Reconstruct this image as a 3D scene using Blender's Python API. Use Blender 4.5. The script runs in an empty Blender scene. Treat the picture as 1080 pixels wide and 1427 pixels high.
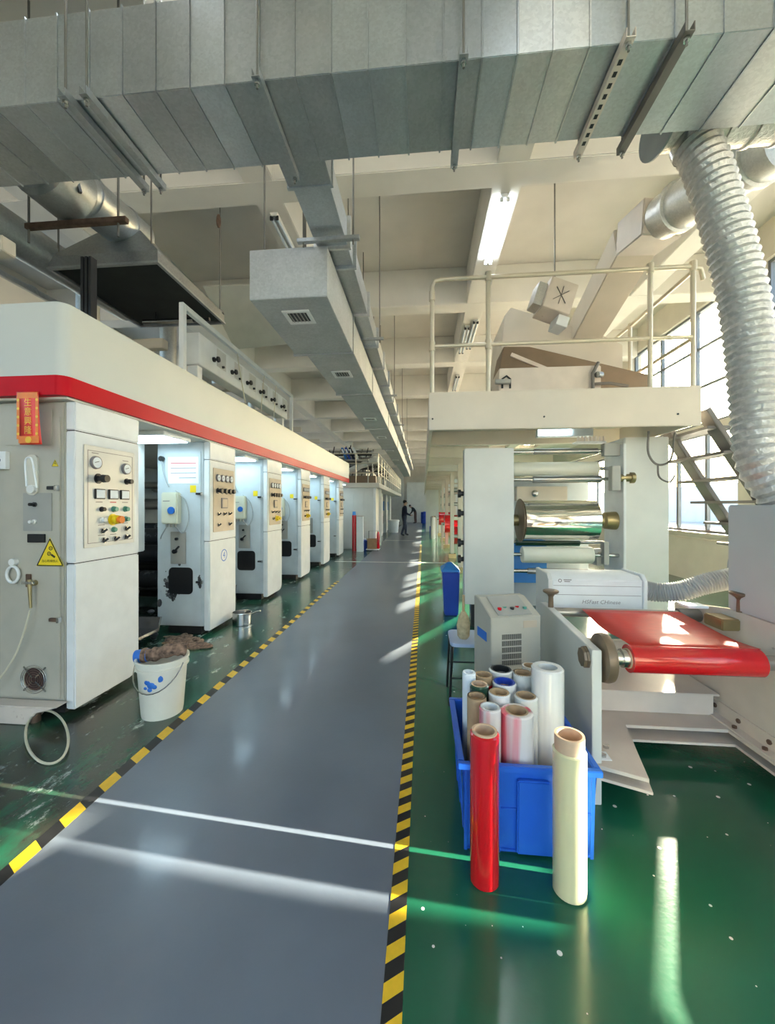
import bpy, bmesh, math, random
from mathutils import Vector, Matrix
random.seed(7)
sc = bpy.context.scene
col = sc.collection
# ------------------------------------------------------------------ camera
CAM_H, FPX, HOR = 1.45, 545.0, 705.0
YAW = math.atan(50 / FPX)
cd = bpy.data.cameras.new('camera'); cam = bpy.data.objects.new('camera', cd); col.objects.link(cam)
cam.location = (0, 0, CAM_H); cam.rotation_euler = (math.pi / 2, 0, YAW)
cd.sensor_fit = 'HORIZONTAL'; cd.sensor_width = 36; cd.lens = FPX / 1080 * 36
cd.shift_y = -(713.5 - HOR) / 1080; cd.clip_start = .02; cd.clip_end = 400
sc.camera = cam
# ------------------------------------------------------------------ sky, sun, exposure
SUN = Vector((.640, 1.0745, .462)).normalized()
w = bpy.data.worlds.new('sky'); sc.world = w; w.use_nodes = True
nt = w.node_tree; bg = nt.nodes['Background']
sk = nt.nodes.new('ShaderNodeTexSky'); sk.sky_type = 'NISHITA'; sk.sun_disc = False
sk.sun_elevation = math.asin(SUN.z); sk.sun_rotation = math.atan2(SUN.x, SUN.y)
sk.air_density = 1.0; sk.dust_density = 2.5; sk.ozone_density = 1.0
nt.links.new(sk.outputs[0], bg.inputs[0]); bg.inputs[1].default_value = .55
sl = bpy.data.lights.new('sun', 'SUN'); sl.energy = 26; sl.angle = math.radians(.8); sl.color = (1, .86, .66)
so = bpy.data.objects.new('sun', sl); col.objects.link(so)
so.rotation_euler = (-SUN).to_track_quat('-Z', 'Y').to_euler(); so.location = SUN * 40
# added spot lamp outside the side window, standing in for reflected sun on the aisle
gl = bpy.data.lights.new('added_glint_spot', 'SPOT'); gl.energy = 4.5e5; gl.spot_size = math.radians(.5); gl.spot_blend = .25; gl.shadow_soft_size = .05; gl.color = (1, .90, .74)
go = bpy.data.objects.new('added_glint_spot', gl); col.objects.link(go); _t = Vector((-.50, 1.66, 0)); _d = Vector((math.cos(math.radians(11.4)), -.085, math.sin(math.radians(11.4)))).normalized()
go.scale = (1, 1.8, 1); go.location = _t + _d * 26.2; go.rotation_euler = (-_d).to_track_quat('-Z', 'Y').to_euler()
sc.view_settings.view_transform = 'Standard'; sc.view_settings.look = 'None'
sc.view_settings.gamma = 1; sc.view_settings.use_curve_mapping = False
sc.view_settings.exposure = .88

# ------------------------------------------------------------------ pixel -> place on a known plane
_c, _s = math.cos(YAW), math.sin(YAW)
def on(x, y, ax, val):
    u = (x - 540) / FPX; v = (HOR - y) / FPX
    d = (-_s + u * _c, _c + u * _s, v); o = (0, 0, CAM_H)
    t = (val - o[ax]) / d[ax]
    return Vector([o[i] + t * d[i] for i in range(3)])
def PY(x, y, Y): return on(x, y, 1, Y)
def PX(x, y, X): return on(x, y, 0, X)
def PZ(x, y, Z): return on(x, y, 2, Z)

# ------------------------------------------------------------------ materials
MATS = {}
def mat(name, c, rough=.5, metal=0., var=.08, scale=6., bump=0., coat=0., emit=0., trans=0., stretch=(1, 1, 1), spec=.5, rvar=.0):
    if name in MATS: return MATS[name]
    m = bpy.data.materials.new(name); m.use_nodes = True; MATS[name] = m
    n = m.node_tree.nodes; l = m.node_tree.links; b = n['Principled BSDF']
    b.inputs['Roughness'].default_value = rough; b.inputs['Metallic'].default_value = metal
    b.inputs['Coat Weight'].default_value = coat; b.inputs['Coat Roughness'].default_value = .08
    b.inputs['Specular IOR Level'].default_value = spec
    if trans: b.inputs['Transmission Weight'].default_value = trans
    tc = n.new('ShaderNodeTexCoord'); mp = n.new('ShaderNodeMapping'); mp.inputs['Scale'].default_value = stretch
    nz = n.new('ShaderNodeTexNoise'); nz.inputs['Scale'].default_value = scale; nz.inputs['Detail'].default_value = 6
    l.new(tc.outputs['Object'], mp.inputs[0]); l.new(mp.outputs[0], nz.inputs[0])
    cr = n.new('ShaderNodeValToRGB'); cr.color_ramp.elements[0].position = .3; cr.color_ramp.elements[1].position = .72
    cr.color_ramp.elements[0].color = tuple(max(0, v * (1 - var)) for v in c) + (1,)
    cr.color_ramp.elements[1].color = tuple(min(1, v * (1 + var)) for v in c) + (1,)
    l.new(nz.outputs[0], cr.inputs[0]); l.new(cr.outputs[0], b.inputs['Base Color'])
    if bump:
        bp = n.new('ShaderNodeBump'); bp.inputs['Strength'].default_value = bump; bp.inputs['Distance'].default_value = .01
        l.new(nz.outputs[0], bp.inputs['Height']); l.new(bp.outputs[0], b.inputs['Normal'])
    if rvar:
        mr = n.new('ShaderNodeMapRange'); mr.inputs['To Min'].default_value = max(.03, rough - rvar); mr.inputs['To Max'].default_value = rough + rvar
        l.new(nz.outputs[0], mr.inputs[0]); l.new(mr.outputs[0], b.inputs['Roughness'])
    if emit:
        b.inputs['Emission Color'].default_value = tuple(c) + (1,); b.inputs['Emission Strength'].default_value = emit
    return m
def stained(name, c, stain, amount=.55, scale=3., rough=.45, stretch=(1, 1, 1), coat=0., metal=0., bump=0.):
    """paint with hard-edged stains (ink, rust, scuffs)"""
    m = mat(name, c, rough, metal, .07, 5., bump, coat)
    n = m.node_tree.nodes; l = m.node_tree.links; b = n['Principled BSDF']
    src = b.inputs['Base Color'].links[0].from_socket
    tc = n.new('ShaderNodeTexCoord'); mp = n.new('ShaderNodeMapping'); mp.inputs['Scale'].default_value = stretch
    nz = n.new('ShaderNodeTexNoise'); nz.inputs['Scale'].default_value = scale; nz.inputs['Detail'].default_value = 10; nz.inputs['Roughness'].default_value = .7
    l.new(tc.outputs['Object'], mp.inputs[0]); l.new(mp.outputs[0], nz.inputs[0])
    mr = n.new('ShaderNodeMapRange'); mr.inputs['From Min'].default_value = amount; mr.inputs['From Max'].default_value = amount + .06
    l.new(nz.outputs[0], mr.inputs[0])
    mx = n.new('ShaderNodeMixRGB'); mx.inputs[2].default_value = tuple(stain) + (1,)
    l.new(mr.outputs[0], mx.inputs[0]); l.new(src, mx.inputs[1]); l.new(mx.outputs[0], b.inputs['Base Color'])
    return m
def galvanized(name, c=(.52, .55, .57), rough=.38, scale=28):
    m = mat(name, c, rough, .85, .1, 3.)
    n = m.node_tree.nodes; l = m.node_tree.links; b = n['Principled BSDF']
    src = b.inputs['Base Color'].links[0].from_socket
    tc = n.new('ShaderNodeTexCoord'); v = n.new('ShaderNodeTexVoronoi'); v.inputs['Scale'].default_value = scale * 3.2
    l.new(tc.outputs['Object'], v.inputs['Vector'])
    sp = n.new('ShaderNodeSeparateColor'); l.new(v.outputs['Color'], sp.inputs[0])
    mr = n.new('ShaderNodeMapRange'); mr.inputs['To Min'].default_value = .93; mr.inputs['To Max'].default_value = 1.06
    l.new(sp.outputs[0], mr.inputs[0])
    mx = n.new('ShaderNodeMixRGB'); mx.blend_type = 'MULTIPLY'; mx.inputs[0].default_value = 1
    l.new(src, mx.inputs[1]); l.new(mr.outputs[0], mx.inputs[2]); l.new(mx.outputs[0], b.inputs['Base Color'])
    m2 = n.new('ShaderNodeMapRange'); m2.inputs['To Min'].default_value = rough - .05; m2.inputs['To Max'].default_value = rough + .05
    l.new(sp.outputs[1], m2.inputs[0]); l.new(m2.outputs[0], b.inputs['Roughness'])
    return m
def floor_paint(name, c, rough, speck=0., grime=0., gcol=(.02, .03, .025), pale=(.45, .5, .47)):
    m = mat(name, c, rough, 0, .16, 1.3, coat=.25, rvar=.06)
    n = m.node_tree.nodes; l = m.node_tree.links; b = n['Principled BSDF']
    b.inputs['Coat Roughness'].default_value = .12
    tc = n.new('ShaderNodeTexCoord')
    cur = b.inputs['Base Color'].links[0].from_socket
    def mixin(fac, colr):
        nonlocal cur
        mx = n.new('ShaderNodeMixRGB'); mx.inputs[2].default_value = tuple(colr) + (1,)
        l.new(fac, mx.inputs[0]); l.new(cur, mx.inputs[1]); cur = mx.outputs[0]
    def thr(sock, a, bb):
        mr = n.new('ShaderNodeMapRange'); mr.inputs['From Min'].default_value = a; mr.inputs['From Max'].default_value = bb
        l.new(sock, mr.inputs[0]); return mr.outputs[0]
    if grime:
        mp = n.new('ShaderNodeMapping'); mp.inputs['Scale'].default_value = (1.6, .8, 1); l.new(tc.outputs['Object'], mp.inputs[0])
        a = n.new('ShaderNodeTexNoise'); a.inputs['Scale'].default_value = 1.7; a.inputs['Detail'].default_value = 12; a.inputs['Roughness'].default_value = .72
        l.new(mp.outputs[0], a.inputs[0]); mixin(thr(a.outputs[0], .62 - grime * .12, .80 - grime * .12), gcol)
        mp2 = n.new('ShaderNodeMapping'); mp2.inputs['Scale'].default_value = (2.2, 1.1, 1); mp2.inputs['Location'].default_value = (7, 3, 0); l.new(tc.outputs['Object'], mp2.inputs[0])
        e = n.new('ShaderNodeTexNoise'); e.inputs['Scale'].default_value = 2.6; e.inputs['Detail'].default_value = 14; e.inputs['Roughness'].default_value = .78
        l.new(mp2.outputs[0], e.inputs[0]); mixin(thr(e.outputs[0], .67 - grime * .06, .72 - grime * .05), pale)
    if speck:
        v = n.new('ShaderNodeTexVoronoi'); v.voronoi_dimensions = '2D'; v.inputs['Scale'].default_value = 9.; l.new(tc.outputs['Object'], v.inputs['Vector'])
        sp = n.new('ShaderNodeSeparateColor'); l.new(v.outputs['Color'], sp.inputs[0])
        t1 = thr(sp.outputs[0], .60, .61)
        pw = n.new('ShaderNodeMath'); pw.operation = 'POWER'; pw.inputs[1].default_value = 3.2; l.new(sp.outputs[1], pw.inputs[0])
        sz = n.new('ShaderNodeMath'); sz.operation = 'MULTIPLY'; sz.inputs[1].default_value = .085 * speck; l.new(pw.outputs[0], sz.inputs[0])
        lt = n.new('ShaderNodeMath'); lt.operation = 'LESS_THAN'; l.new(v.outputs['Distance'], lt.inputs[0]); l.new(sz.outputs[0], lt.inputs[1])
        mu = n.new('ShaderNodeMath'); mu.operation = 'MULTIPLY'; l.new(lt.outputs[0], mu.inputs[0]); l.new(t1, mu.inputs[1])
        mixin(mu.outputs[0], (.7, .74, .7))
    l.new(cur, b.inputs['Base Color'])
    # fine scuffs in the gloss
    nz = n.new('ShaderNodeTexNoise'); nz.inputs['Scale'].default_value = 55; nz.inputs['Detail'].default_value = 4
    l.new(tc.outputs['Object'], nz.inputs[0])
    bp = n.new('ShaderNodeBump'); bp.inputs['Strength'].default_value = .12; bp.inputs['Distance'].default_value = .004
    l.new(nz.outputs[0], bp.inputs['Height']); l.new(bp.outputs[0], b.inputs['Normal'])
    return m
def hazard(name, period, slope):
    m = mat(name, (.8, .5, .02), .4, 0, .08, 30)
    n = m.node_tree.nodes; l = m.node_tree.links; b = n['Principled BSDF']
    src = b.inputs['Base Color'].links[0].from_socket
    tc = n.new('ShaderNodeTexCoord'); sp = n.new('ShaderNodeSeparateXYZ'); l.new(tc.outputs['Object'], sp.inputs[0])
    a = n.new('ShaderNodeMath'); a.operation = 'MULTIPLY_ADD'; a.inputs[1].default_value = slope; l.new(sp.outputs[0], a.inputs[0]); l.new(sp.outputs[1], a.inputs[2])
    d = n.new('ShaderNodeMath'); d.operation = 'DIVIDE'; d.inputs[1].default_value = period; l.new(a.outputs[0], d.inputs[0])
    f = n.new('ShaderNodeMath'); f.operation = 'FRACT'; l.new(d.outputs[0], f.inputs[0])
    g = n.new('ShaderNodeMath'); g.operation = 'GREATER_THAN'; g.inputs[1].default_value = .5; l.new(f.outputs[0], g.inputs[0])
    mx = n.new('ShaderNodeMixRGB'); mx.inputs[2].default_value = (.012, .012, .013, 1)
    l.new(g.outputs[0], mx.inputs[0]); l.new(src, mx.inputs[1]); l.new(mx.outputs[0], b.inputs['Base Color'])
    return m
def glass_mat():
    m = bpy.data.materials.new('window_glass'); m.use_nodes = True; n = m.node_tree.nodes; l = m.node_tree.links
    n.remove(n['Principled BSDF']); out = n['Material Output']
    t = n.new('ShaderNodeBsdfTransparent'); t.inputs[0].default_value = (.93, .96, .95, 1)
    g = n.new('ShaderNodeBsdfGlossy'); g.inputs['Roughness'].default_value = .03
    mx = n.new('ShaderNodeMixShader'); mx.inputs[0].default_value = .04; l.new(t.outputs[0], mx.inputs[1]); l.new(g.outputs[0], mx.inputs[2])
    l.new(mx.outputs[0], out.inputs[0]); return m

M_wall = mat('wall_paint', (.62, .58, .50), .7, 0, .06, 2.5)
M_ceil = mat('ceiling_paint', (.66, .625, .565), .75, 0, .06, 1.5)
M_beam = mat('beam_paint', (.72, .69, .62), .7, 0, .05, 2.)
M_white = stained('white_paint', (.73, .75, .75), (.30, .26, .22), .70, 7., .38)
M_door = stained('door_paint', (.52, .58, .61), (.04, .04, .05), .675, 5., .4, (1, 1, .45))
M_beige = stained('beige_paint', (.44, .42, .35), (.30, .22, .14), .70, 6., .42)
M_canopy = mat('canopy_paint', (.56, .57, .53), .5, 0, .02, 2.)
M_red = mat('red_stripe_paint', (.55, .004, .012), .4, 0, .05, 3., spec=.12)
M_cream = mat('cream_paint', (.61, .545, .45), .42, 0, .05, 2.5)
M_cream2 = stained('worn_cream_paint', (.66, .58, .50), (.30, .20, .15), .66, 8., .42)
M_pale = mat('pale_machine_paint', (.64, .64, .60), .4, 0, .05, 3.)
M_grey = mat('grey_plate', (.36, .36, .33), .45, .1, .08, 4.)
M_panel = mat('instrument_plate', (.60, .60, .57), .35, .2, .05, 4.)
M_panelb = mat('tan_instrument_plate', (.50, .42, .32), .4, .1, .08, 5.)
M_black = mat('black_plastic', (.012, .012, .013), .35, 0, .1, 5.)
M_dark = mat('dark_iron', (.035, .033, .033), .5, .4, .3, 8., bump=.2)
M_ink = stained('inky_iron', (.05, .05, .055), (.20, .21, .22), .56, 6., .4, metal=.3, bump=.3)
M_steel = mat('steel', (.55, .55, .54), .25, 1, .08, 9.)
M_chrome = mat('chrome', (.82, .82, .80), .05, 1, .02, 3.)
M_roller = mat('grey_roller', (.36, .35, .33), .3, .8, .05, 3., stretch=(.3, 4, 4))
M_croller = mat('cream_roller', (.72, .70, .58), .38, 0, .04, 3.)
M_brass = mat('brass', (.36, .29, .15), .38, .8, .15, 8.)
M_bronze = mat('brown_flange', (.20, .145, .095), .42, .4, .15, 8.)
M_galv = galvanized('galvanized_sheet')
M_galv2 = galvanized('galvanized_sheet_dull', (.42, .44, .45), .45, 22)
M_galv3 = galvanized('galvanized_sheet_bright', (.66, .66, .64), .44, 24)
M_plen = galvanized('plenum_sheet', (.44, .46, .47), .62, 18); M_plen.node_tree.nodes['Principled BSDF'].inputs['Metallic'].default_value = .35
M_foil = mat('foil_hose', (.62, .60, .57), .42, .75, .15, 45., bump=.9)
M_hood = galvanized('hood_sheet', (.33, .34, .34), .48, 20)
M_hoodin = mat('black_hood_inside', (.02, .022, .02), .85, 0, .2, 4.)
M_rust = mat('rusty_rod', (.16, .10, .07), .6, .5, .3, 20.)
M_rod = mat('rod_steel', (.22, .21, .19), .5, .7, .1, 12.)
M_rail = mat('rail_pipe', (.62, .56, .44), .32, .4, .06, 6.)
M_stair = mat('stair_steel', (.17, .155, .14), .5, .3, .12, 6.)
M_tube = mat('lamp_tube', (.86, .94, 1.), .3, 0, 0, 1., emit=15.)
M_led = mat('lamp_panel', (.62, .87, 1.), .3, 0, 0, 1., emit=7.)
M_off = mat('unlit_tube', (.62, .70, .76), .25, 0, .03, 3.)
M_green = floor_paint('green_epoxy', (.010, .105, .055), .2, speck=1.)
M_greend = floor_paint('green_epoxy_dirty', (.016, .115, .062), .20, grime=1.75, gcol=(.035, .036, .026))
M_aisle = floor_paint('grey_epoxy', (.145, .172, .215), .35)
M_tapeL = hazard('hazard_tape_left', .22, .55)
M_tapeR = hazard('hazard_tape_right', .10, -.65)
M_tapeY = mat('yellow_line', (.60, .47, .17), .45, 0, .15, 6.)
M_whitestrip = mat('white_strip', (.75, .76, .72), .45, 0, .1, 6.)
M_glass = glass_mat()
M_alu = mat('window_frame_grey', (.20, .21, .22), .4, .5, .05, 5.)
M_blue = mat('blue_plastic', (.02, .13, .62), .32, 0, .08, 4., coat=.2)
M_blued = mat('blue_bin_plastic', (.015, .06, .42), .4, 0, .1, 3.)
M_bsheet = mat('blue_sheet', (.03, .22, .62), .4, 0, .08, 3.)
M_redfilm = mat('red_film', (.60, .006, .012), .12, 0, .06, 3., coat=.6)
M_redweb = mat('red_web', (.66, .035, .02), .42, 0, .10, 14., stretch=(1, 8, 1))
M_yelfilm = mat('yellow_film', (.72, .66, .38), .14, 0, .05, 3., coat=.6)
M_clear = mat('clear_film', (.72, .72, .70), .14, 0, .05, 6., coat=.6, stretch=(8, 8, .3))
M_clear2 = mat('cloudy_film', (.66, .66, .62), .2, 0, .06, 5., coat=.5)
M_pinkrefl = mat('clear_film_pink_reflection', (.78, .30, .33), .15, 0, .4, 4., coat=.6, stretch=(3, 3, .15))  # clear film with the red roll's reflection put into the colour
_r = [n_ for n_ in M_pinkrefl.node_tree.nodes if n_.type == 'VALTORGB'][0].color_ramp; _r.elements[0].color = (.80, .16, .20, 1); _r.elements[1].color = (.74, .70, .66, 1); _r.elements[0].position = .40; _r.elements[1].position = .55
M_kraft = mat('kraft_core', (.46, .31, .17), .7, 0, .12, 18.)
M_kraft2 = mat('pale_kraft_core', (.62, .43, .28), .7, 0, .1, 18.)
M_gfilm = mat('dark_green_film', (.02, .06, .035), .2, 0, .1, 4., coat=.4)
M_bucket = stained('bucket_plastic', (.72, .70, .60), (.35, .28, .2), .68, 9., .38)
M_cloth = mat('inky_rag', (.20, .125, .085), .9, 0, .75, 34., bump=1.)
M_sign = mat('yellow_sign', (.80, .60, .02), .4, 0, .04, 4.)
M_paper = mat('white_paper', (.80, .84, .86), .5, 0, .03, 4.)
M_banner = mat('red_banner', (.78, .035, .02), .35, 0, .08, 12.)
M_gold = mat('gold_print', (.85, .52, .04), .35, .2, .12, 18.)
M_orange = mat('orange_print', (.85, .22, .02), .4, 0, .1, 12.)
M_print = mat('grey_print', (.22, .20, .20), .5, 0, .05, 4.)
M_blueprint = mat('blue_print', (.02, .15, .55), .5, 0, .05, 4.)
M_yknob = mat('yellow_button', (.85, .60, .01), .35, 0, .03, 4.)
M_gknob = mat('green_lamp', (.10, .30, .22), .3, 0, .05, 4.)
M_wknob = mat('white_knob', (.75, .75, .72), .35, 0, .03, 4.)
M_cable = mat('cream_cable', (.60, .56, .42), .5, 0, .06, 6.)
M_cableg = mat('grey_cable', (.34, .37, .38), .5, 0, .06, 6.)
M_box = mat('controller_plastic', (.66, .66, .52), .42, 0, .04, 4.)
M_carton = mat('cardboard', (.36, .22, .12), .8, 0, .1, 9.)
M_navy = mat('navy_cloth', (.018, .022, .05), .85, 0, .2, 14.)
M_jean = mat('dark_trousers', (.04, .05, .085), .85, 0, .2, 14.)
M_brownc = mat('brown_trousers', (.11, .06, .05), .85, 0, .2, 14.)
M_skin = mat('skin', (.50, .32, .23), .55, 0, .06, 9.)
M_hair = mat('hair', (.012, .011, .011), .6, 0, .2, 30.)
M_shoe = mat('shoe', (.02, .02, .022), .5, 0, .1, 9.)
M_film = mat('sheeting', (.62, .60, .52), .3, 0, .06, 4.)
M_brownhood = mat('brown_sheet', (.23, .16, .10), .5, .2, .12, 4.)
M_out = mat('outside_concrete', (.5, .49, .46), .8, 0, .1, .6)
M_outw = mat('outside_wall', (.62, .66, .68), .8, 0, .06, .6)
M_seat = mat('pale_blue_seat', (.42, .50, .66), .4, 0, .05, 4.)
M_straw = mat('straw_brush', (.52, .42, .24), .9, 0, .25, 30., bump=.6)

# ------------------------------------------------------------------ mesh building
class MB:
    def __init__(s): s.bm = bmesh.new()
    def _faces(s, vs, fs):
        v = [s.bm.verts.new(p) for p in vs]
        for f in fs:
            try: s.bm.faces.new([v[i] for i in f])
            except ValueError: pass
        return s
    def box(s, a, b):
        x0, y0, z0 = [min(a[i], b[i]) for i in range(3)]; x1, y1, z1 = [max(a[i], b[i]) for i in range(3)]
        return s._faces([(x0, y0, z0), (x1, y0, z0), (x1, y1, z0), (x0, y1, z0), (x0, y0, z1), (x1, y0, z1), (x1, y1, z1), (x0, y1, z1)],
                        [(3, 2, 1, 0), (4, 5, 6, 7), (0, 1, 5, 4), (1, 2, 6, 5), (2, 3, 7, 6), (3, 0, 4, 7)])
    def bar(s, p, q, wx, wz, up=(0, 0, 1)):
        p, q = Vector(p), Vector(q); d = (q - p).normalized(); up = Vector(up)
        r = d.cross(up)
        if r.length < 1e-4: r = d.cross(Vector((1, 0, 0)))
        r.normalize(); u = r.cross(d).normalized(); r *= wx / 2; u *= wz / 2
        vs = [p - r - u, p + r - u, p + r + u, p - r + u, q - r - u, q + r - u, q + r + u, q - r + u]
        return s._faces(vs, [(0, 1, 2, 3), (7, 6, 5, 4), (1, 0, 4, 5), (2, 1, 5, 6), (3, 2, 6, 7), (0, 3, 7, 4)])
    def rings(s, rings, cap=True, closed=False):
        n = len(rings[0]); R = [[s.bm.verts.new(p) for p in r] for r in rings]
        m = len(R)
        for i in range(m if closed else m - 1):
            a, b = R[i], R[(i + 1) % m]
            for k in range(n):
                try: s.bm.faces.new([a[k], a[(k + 1) % n], b[(k + 1) % n], b[k]])
                except ValueError: pass
        if cap and not closed:
            s.bm.faces.new(R[0][::-1]); s.bm.faces.new(R[-1])
        return s
    def lathe(s, p, d, prof, seg=20, cap=True, closed=False):
        """prof: list of (distance along d, radius)"""
        p = Vector(p); d = Vector(d).normalized()
        a = d.cross(Vector((0, 0, 1)));
        if a.length < 1e-3: a = d.cross(Vector((0, 1, 0)))
        a.normalize(); b = d.cross(a)
        rs = [[p + d * t + (a * math.cos(k * 2 * math.pi / seg) + b * math.sin(k * 2 * math.pi / seg)) * r for k in range(seg)] for t, r in prof]
        return s.rings(rs, cap, closed)
    def cyl(s, p, q, r, r2=None, seg=20):
        p, q = Vector(p), Vector(q)
        return s.lathe(p, q - p, [(0, r), ((q - p).length, r if r2 is None else r2)], seg)
    def pipe(s, p, q, ro, ri, seg=24):
        p, q = Vector(p), Vector(q); L = (q - p).length
        return s.lathe(p, q - p, [(0, ri), (0, ro), (L, ro), (L, ri)], seg, False, True)
    def tube(s, pts, r, seg=10, closed=False):
        pts = [Vector(p) for p in pts]; n = len(pts); rr = r if isinstance(r, (list, tuple)) else [r] * n
        ref = None; rs = []
        for i, p in enumerate(pts):
            if closed: t = pts[(i + 1) % n] - pts[i - 1]
            else: t = pts[min(i + 1, n - 1)] - pts[max(i - 1, 0)]
            t.normalize()
            if ref is None:
                ref = t.cross(Vector((0, 0, 1)))
                if ref.length < 1e-3: ref = t.cross(Vector((0, 1, 0)))
            ref = ref - t * ref.dot(t); ref.normalize(); b = t.cross(ref)
            rs.append([p + (ref * math.cos(k * 2 * math.pi / seg) + b * math.sin(k * 2 * math.pi / seg)) * rr[i] for k in range(seg)])
        return s.rings(rs, True, closed)
    def prism(s, poly, vec):
        vec = Vector(vec); a = [Vector(p) for p in poly]; n = len(a)
        vs = a + [p + vec for p in a]
        fs = [tuple(range(n))[::-1], tuple(range(n, 2 * n))] + [(i, (i + 1) % n, n + (i + 1) % n, n + i) for i in range(n)]
        return s._faces(vs, fs)
    def sphere(s, p, r, seg=12):
        rx, ry, rz = r if isinstance(r, (tuple, list)) else (r, r, r)
        bmesh.ops.create_uvsphere(s.bm, u_segments=seg, v_segments=max(6, seg // 2), radius=1, matrix=Matrix.Translation(p) @ Matrix.Diagonal((rx, ry, rz, 1)))
        return s
    def build(s, name, material, parent=None, bev=0., smooth=True, kind=None):
        bm = s.bm
        bmesh.ops.recalc_face_normals(bm, faces=bm.faces[:])
        if bev:
            es = [e for e in bm.edges if len(e.link_faces) == 2 and e.calc_face_angle(0) > .6]
            bmesh.ops.bevel(bm, geom=es, offset=bev, segments=2, affect='EDGES', clamp_overlap=True)
        me = bpy.data.meshes.new(name)
        if parent is None:
            xs = [v.co for v in bm.verts]
            o0 = Vector(((min(v.x for v in xs) + max(v.x for v in xs)) / 2, (min(v.y for v in xs) + max(v.y for v in xs)) / 2, min(v.z for v in xs)))
        else: o0 = root_loc(parent)
        bmesh.ops.translate(bm, verts=bm.verts[:], vec=-o0)
        bm.to_mesh(me); bm.free()
        if smooth:
            me.polygons.foreach_set('use_smooth', [True] * len(me.polygons)); me.set_sharp_from_angle(angle=math.radians(35))
        me.materials.append(material)
        o = bpy.data.objects.new(name, me); col.objects.link(o)
        if parent is None: o.location = o0
        else: o.parent = parent
        if kind: o['kind'] = kind
        return o
def root_loc(o):
    v = Vector((0, 0, 0))
    while o is not None: v += o.location; o = o.parent
    return v
def thing(name, label, cat, loc=(0, 0, 0), group=None):
    o = bpy.data.objects.new(name, None); col.objects.link(o); o.location = loc; o.empty_display_size = .1
    return tag(o, label, cat, group)
def tag(o, label, cat, group=None):
    o['label'] = label; o['category'] = cat
    if group: o['group'] = group
    return o
def struct(o): o['kind'] = 'structure'; return o
def copy_tree(o, parent=None):
    c = o.copy(); col.objects.link(c); c.parent = parent
    for ch in list(o.children): copy_tree(ch, c)
    return c
def dup(o, off, label, group=None):
    c = copy_tree(o); c.location = o.location + Vector(off); c['label'] = label
    if group: c['group'] = group
    return c
def crom(pts, n=8):
    P = [Vector(p) for p in pts]; P = [P[0] * 2 - P[1]] + P + [P[-1] * 2 - P[-2]]; out = []
    for i in range(1, len(P) - 2):
        a, b, c, d = P[i - 1:i + 3]
        for k in range(n):
            t = k / n
            out.append(.5 * ((2 * b) + (c - a) * t + (2 * a - 5 * b + 4 * c - d) * t * t + (3 * b - a - 3 * c + d) * t ** 3))
    return out + [P[-2]]
def resample(pts, step):
    out = [pts[0]]; acc = 0
    for a, b in zip(pts, pts[1:]):
        L = (b - a).length; t = step - acc
        while t <= L: out.append(a + (b - a) * (t / L)); t += step
        acc = L - (t - step)
    return out
def box(name, a, b, m, parent=None, bev=.004, **k): return MB().box(a, b).build(name, m, parent, bev, **k)
def rrect(cx, cz, wx, wz, r, f, n=4):
    """rounded rectangle outline; f maps (u,v) to a 3-D point"""
    out = []
    for sx, sz, a0 in ((1, 1, 0), (-1, 1, 90), (-1, -1, 180), (1, -1, 270)):
        for k in range(n + 1):
            a = math.radians(a0 + 90 * k / n)
            out.append(f(cx + sx * (wx / 2 - r) + r * math.cos(a), cz + sz * (wz / 2 - r) + r * math.sin(a)))
    return out
def text(name, body, size, origin, xd, yd, m, parent, depth=.0008, squash=1.):
    c = bpy.data.curves.new('t', 'FONT'); c.body = body; c.size = size; c.align_x = 'CENTER'; c.align_y = 'CENTER'; c.resolution_u = 2
    t = bpy.data.objects.new('t', c); col.objects.link(t)
    dg = bpy.context.evaluated_depsgraph_get(); dg.update()
    me = bpy.data.meshes.new_from_object(t.evaluated_get(dg)); bpy.data.objects.remove(t)
    xd = Vector(xd).normalized(); yd = Vector(yd).normalized(); zd = xd.cross(yd); O = Vector(origin) + zd * depth - root_loc(parent)
    for v in me.vertices: v.co = O + xd * v.co.x * squash + yd * v.co.y
    me.name = name; me.materials.clear(); me.materials.append(m)
    o = bpy.data.objects.new(name, me); col.objects.link(o); o.parent = parent
    return o

# ================================================================== the setting
XL, XR, YB, YF, ZC, ZB = -7.5, 5.2, -5.0, 36.5, 5.77, 5.10
XA0, XA1 = -1.64, -.09
struct(box('floor', (XA1, YB - .2, -.12), (XR + .3, YF, 0), M_green, bev=0))
struct(box('floor_aisle', (XA0, YB - .2, -.12), (XA1, YF, 0), M_aisle, bev=0))
struct(box('floor_left', (XL - .3, YB - .2, -.12), (XA0, YF, 0), M_greend, bev=0))
struct(box('floor_outside', (-60, -60, -.6), (90, 140, -.14), M_out, bev=0))
tag(box('hazard_tape', (XA0 - .033, YB, 0), (XA0 + .033, 7.4, .0015), M_tapeL, bev=0), 'yellow and black striped floor tape along the printing presses', 'floor tape')
tag(box('hazard_tape', (XA1 - .03, YB, 0), (XA1 + .03, 7.3, .0015), M_tapeR, bev=0), 'yellow and black striped floor tape beside the green floor and blue crate', 'floor tape')
tag(box('floor_line', (XA1 - .03, 7.3, 0), (XA1 + .03, 14.6, .0015), M_tapeY, bev=0), 'faded plain yellow floor line continuing the striped tape', 'floor line')
tag(box('floor_line', (-2.3, 10.0, 0), (.6, 10.07, .002), M_whitestrip, bev=0), 'thin white strip crossing the aisle floor near the press end', 'floor line')  # flat white strip laid across the aisle, another one further on
tag(box('floor_line', (-1.6, 16.3, 0), (-.1, 16.42, .002), M_whitestrip, bev=0), 'white strip crossing the aisle floor near the standing worker', 'floor line')
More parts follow.
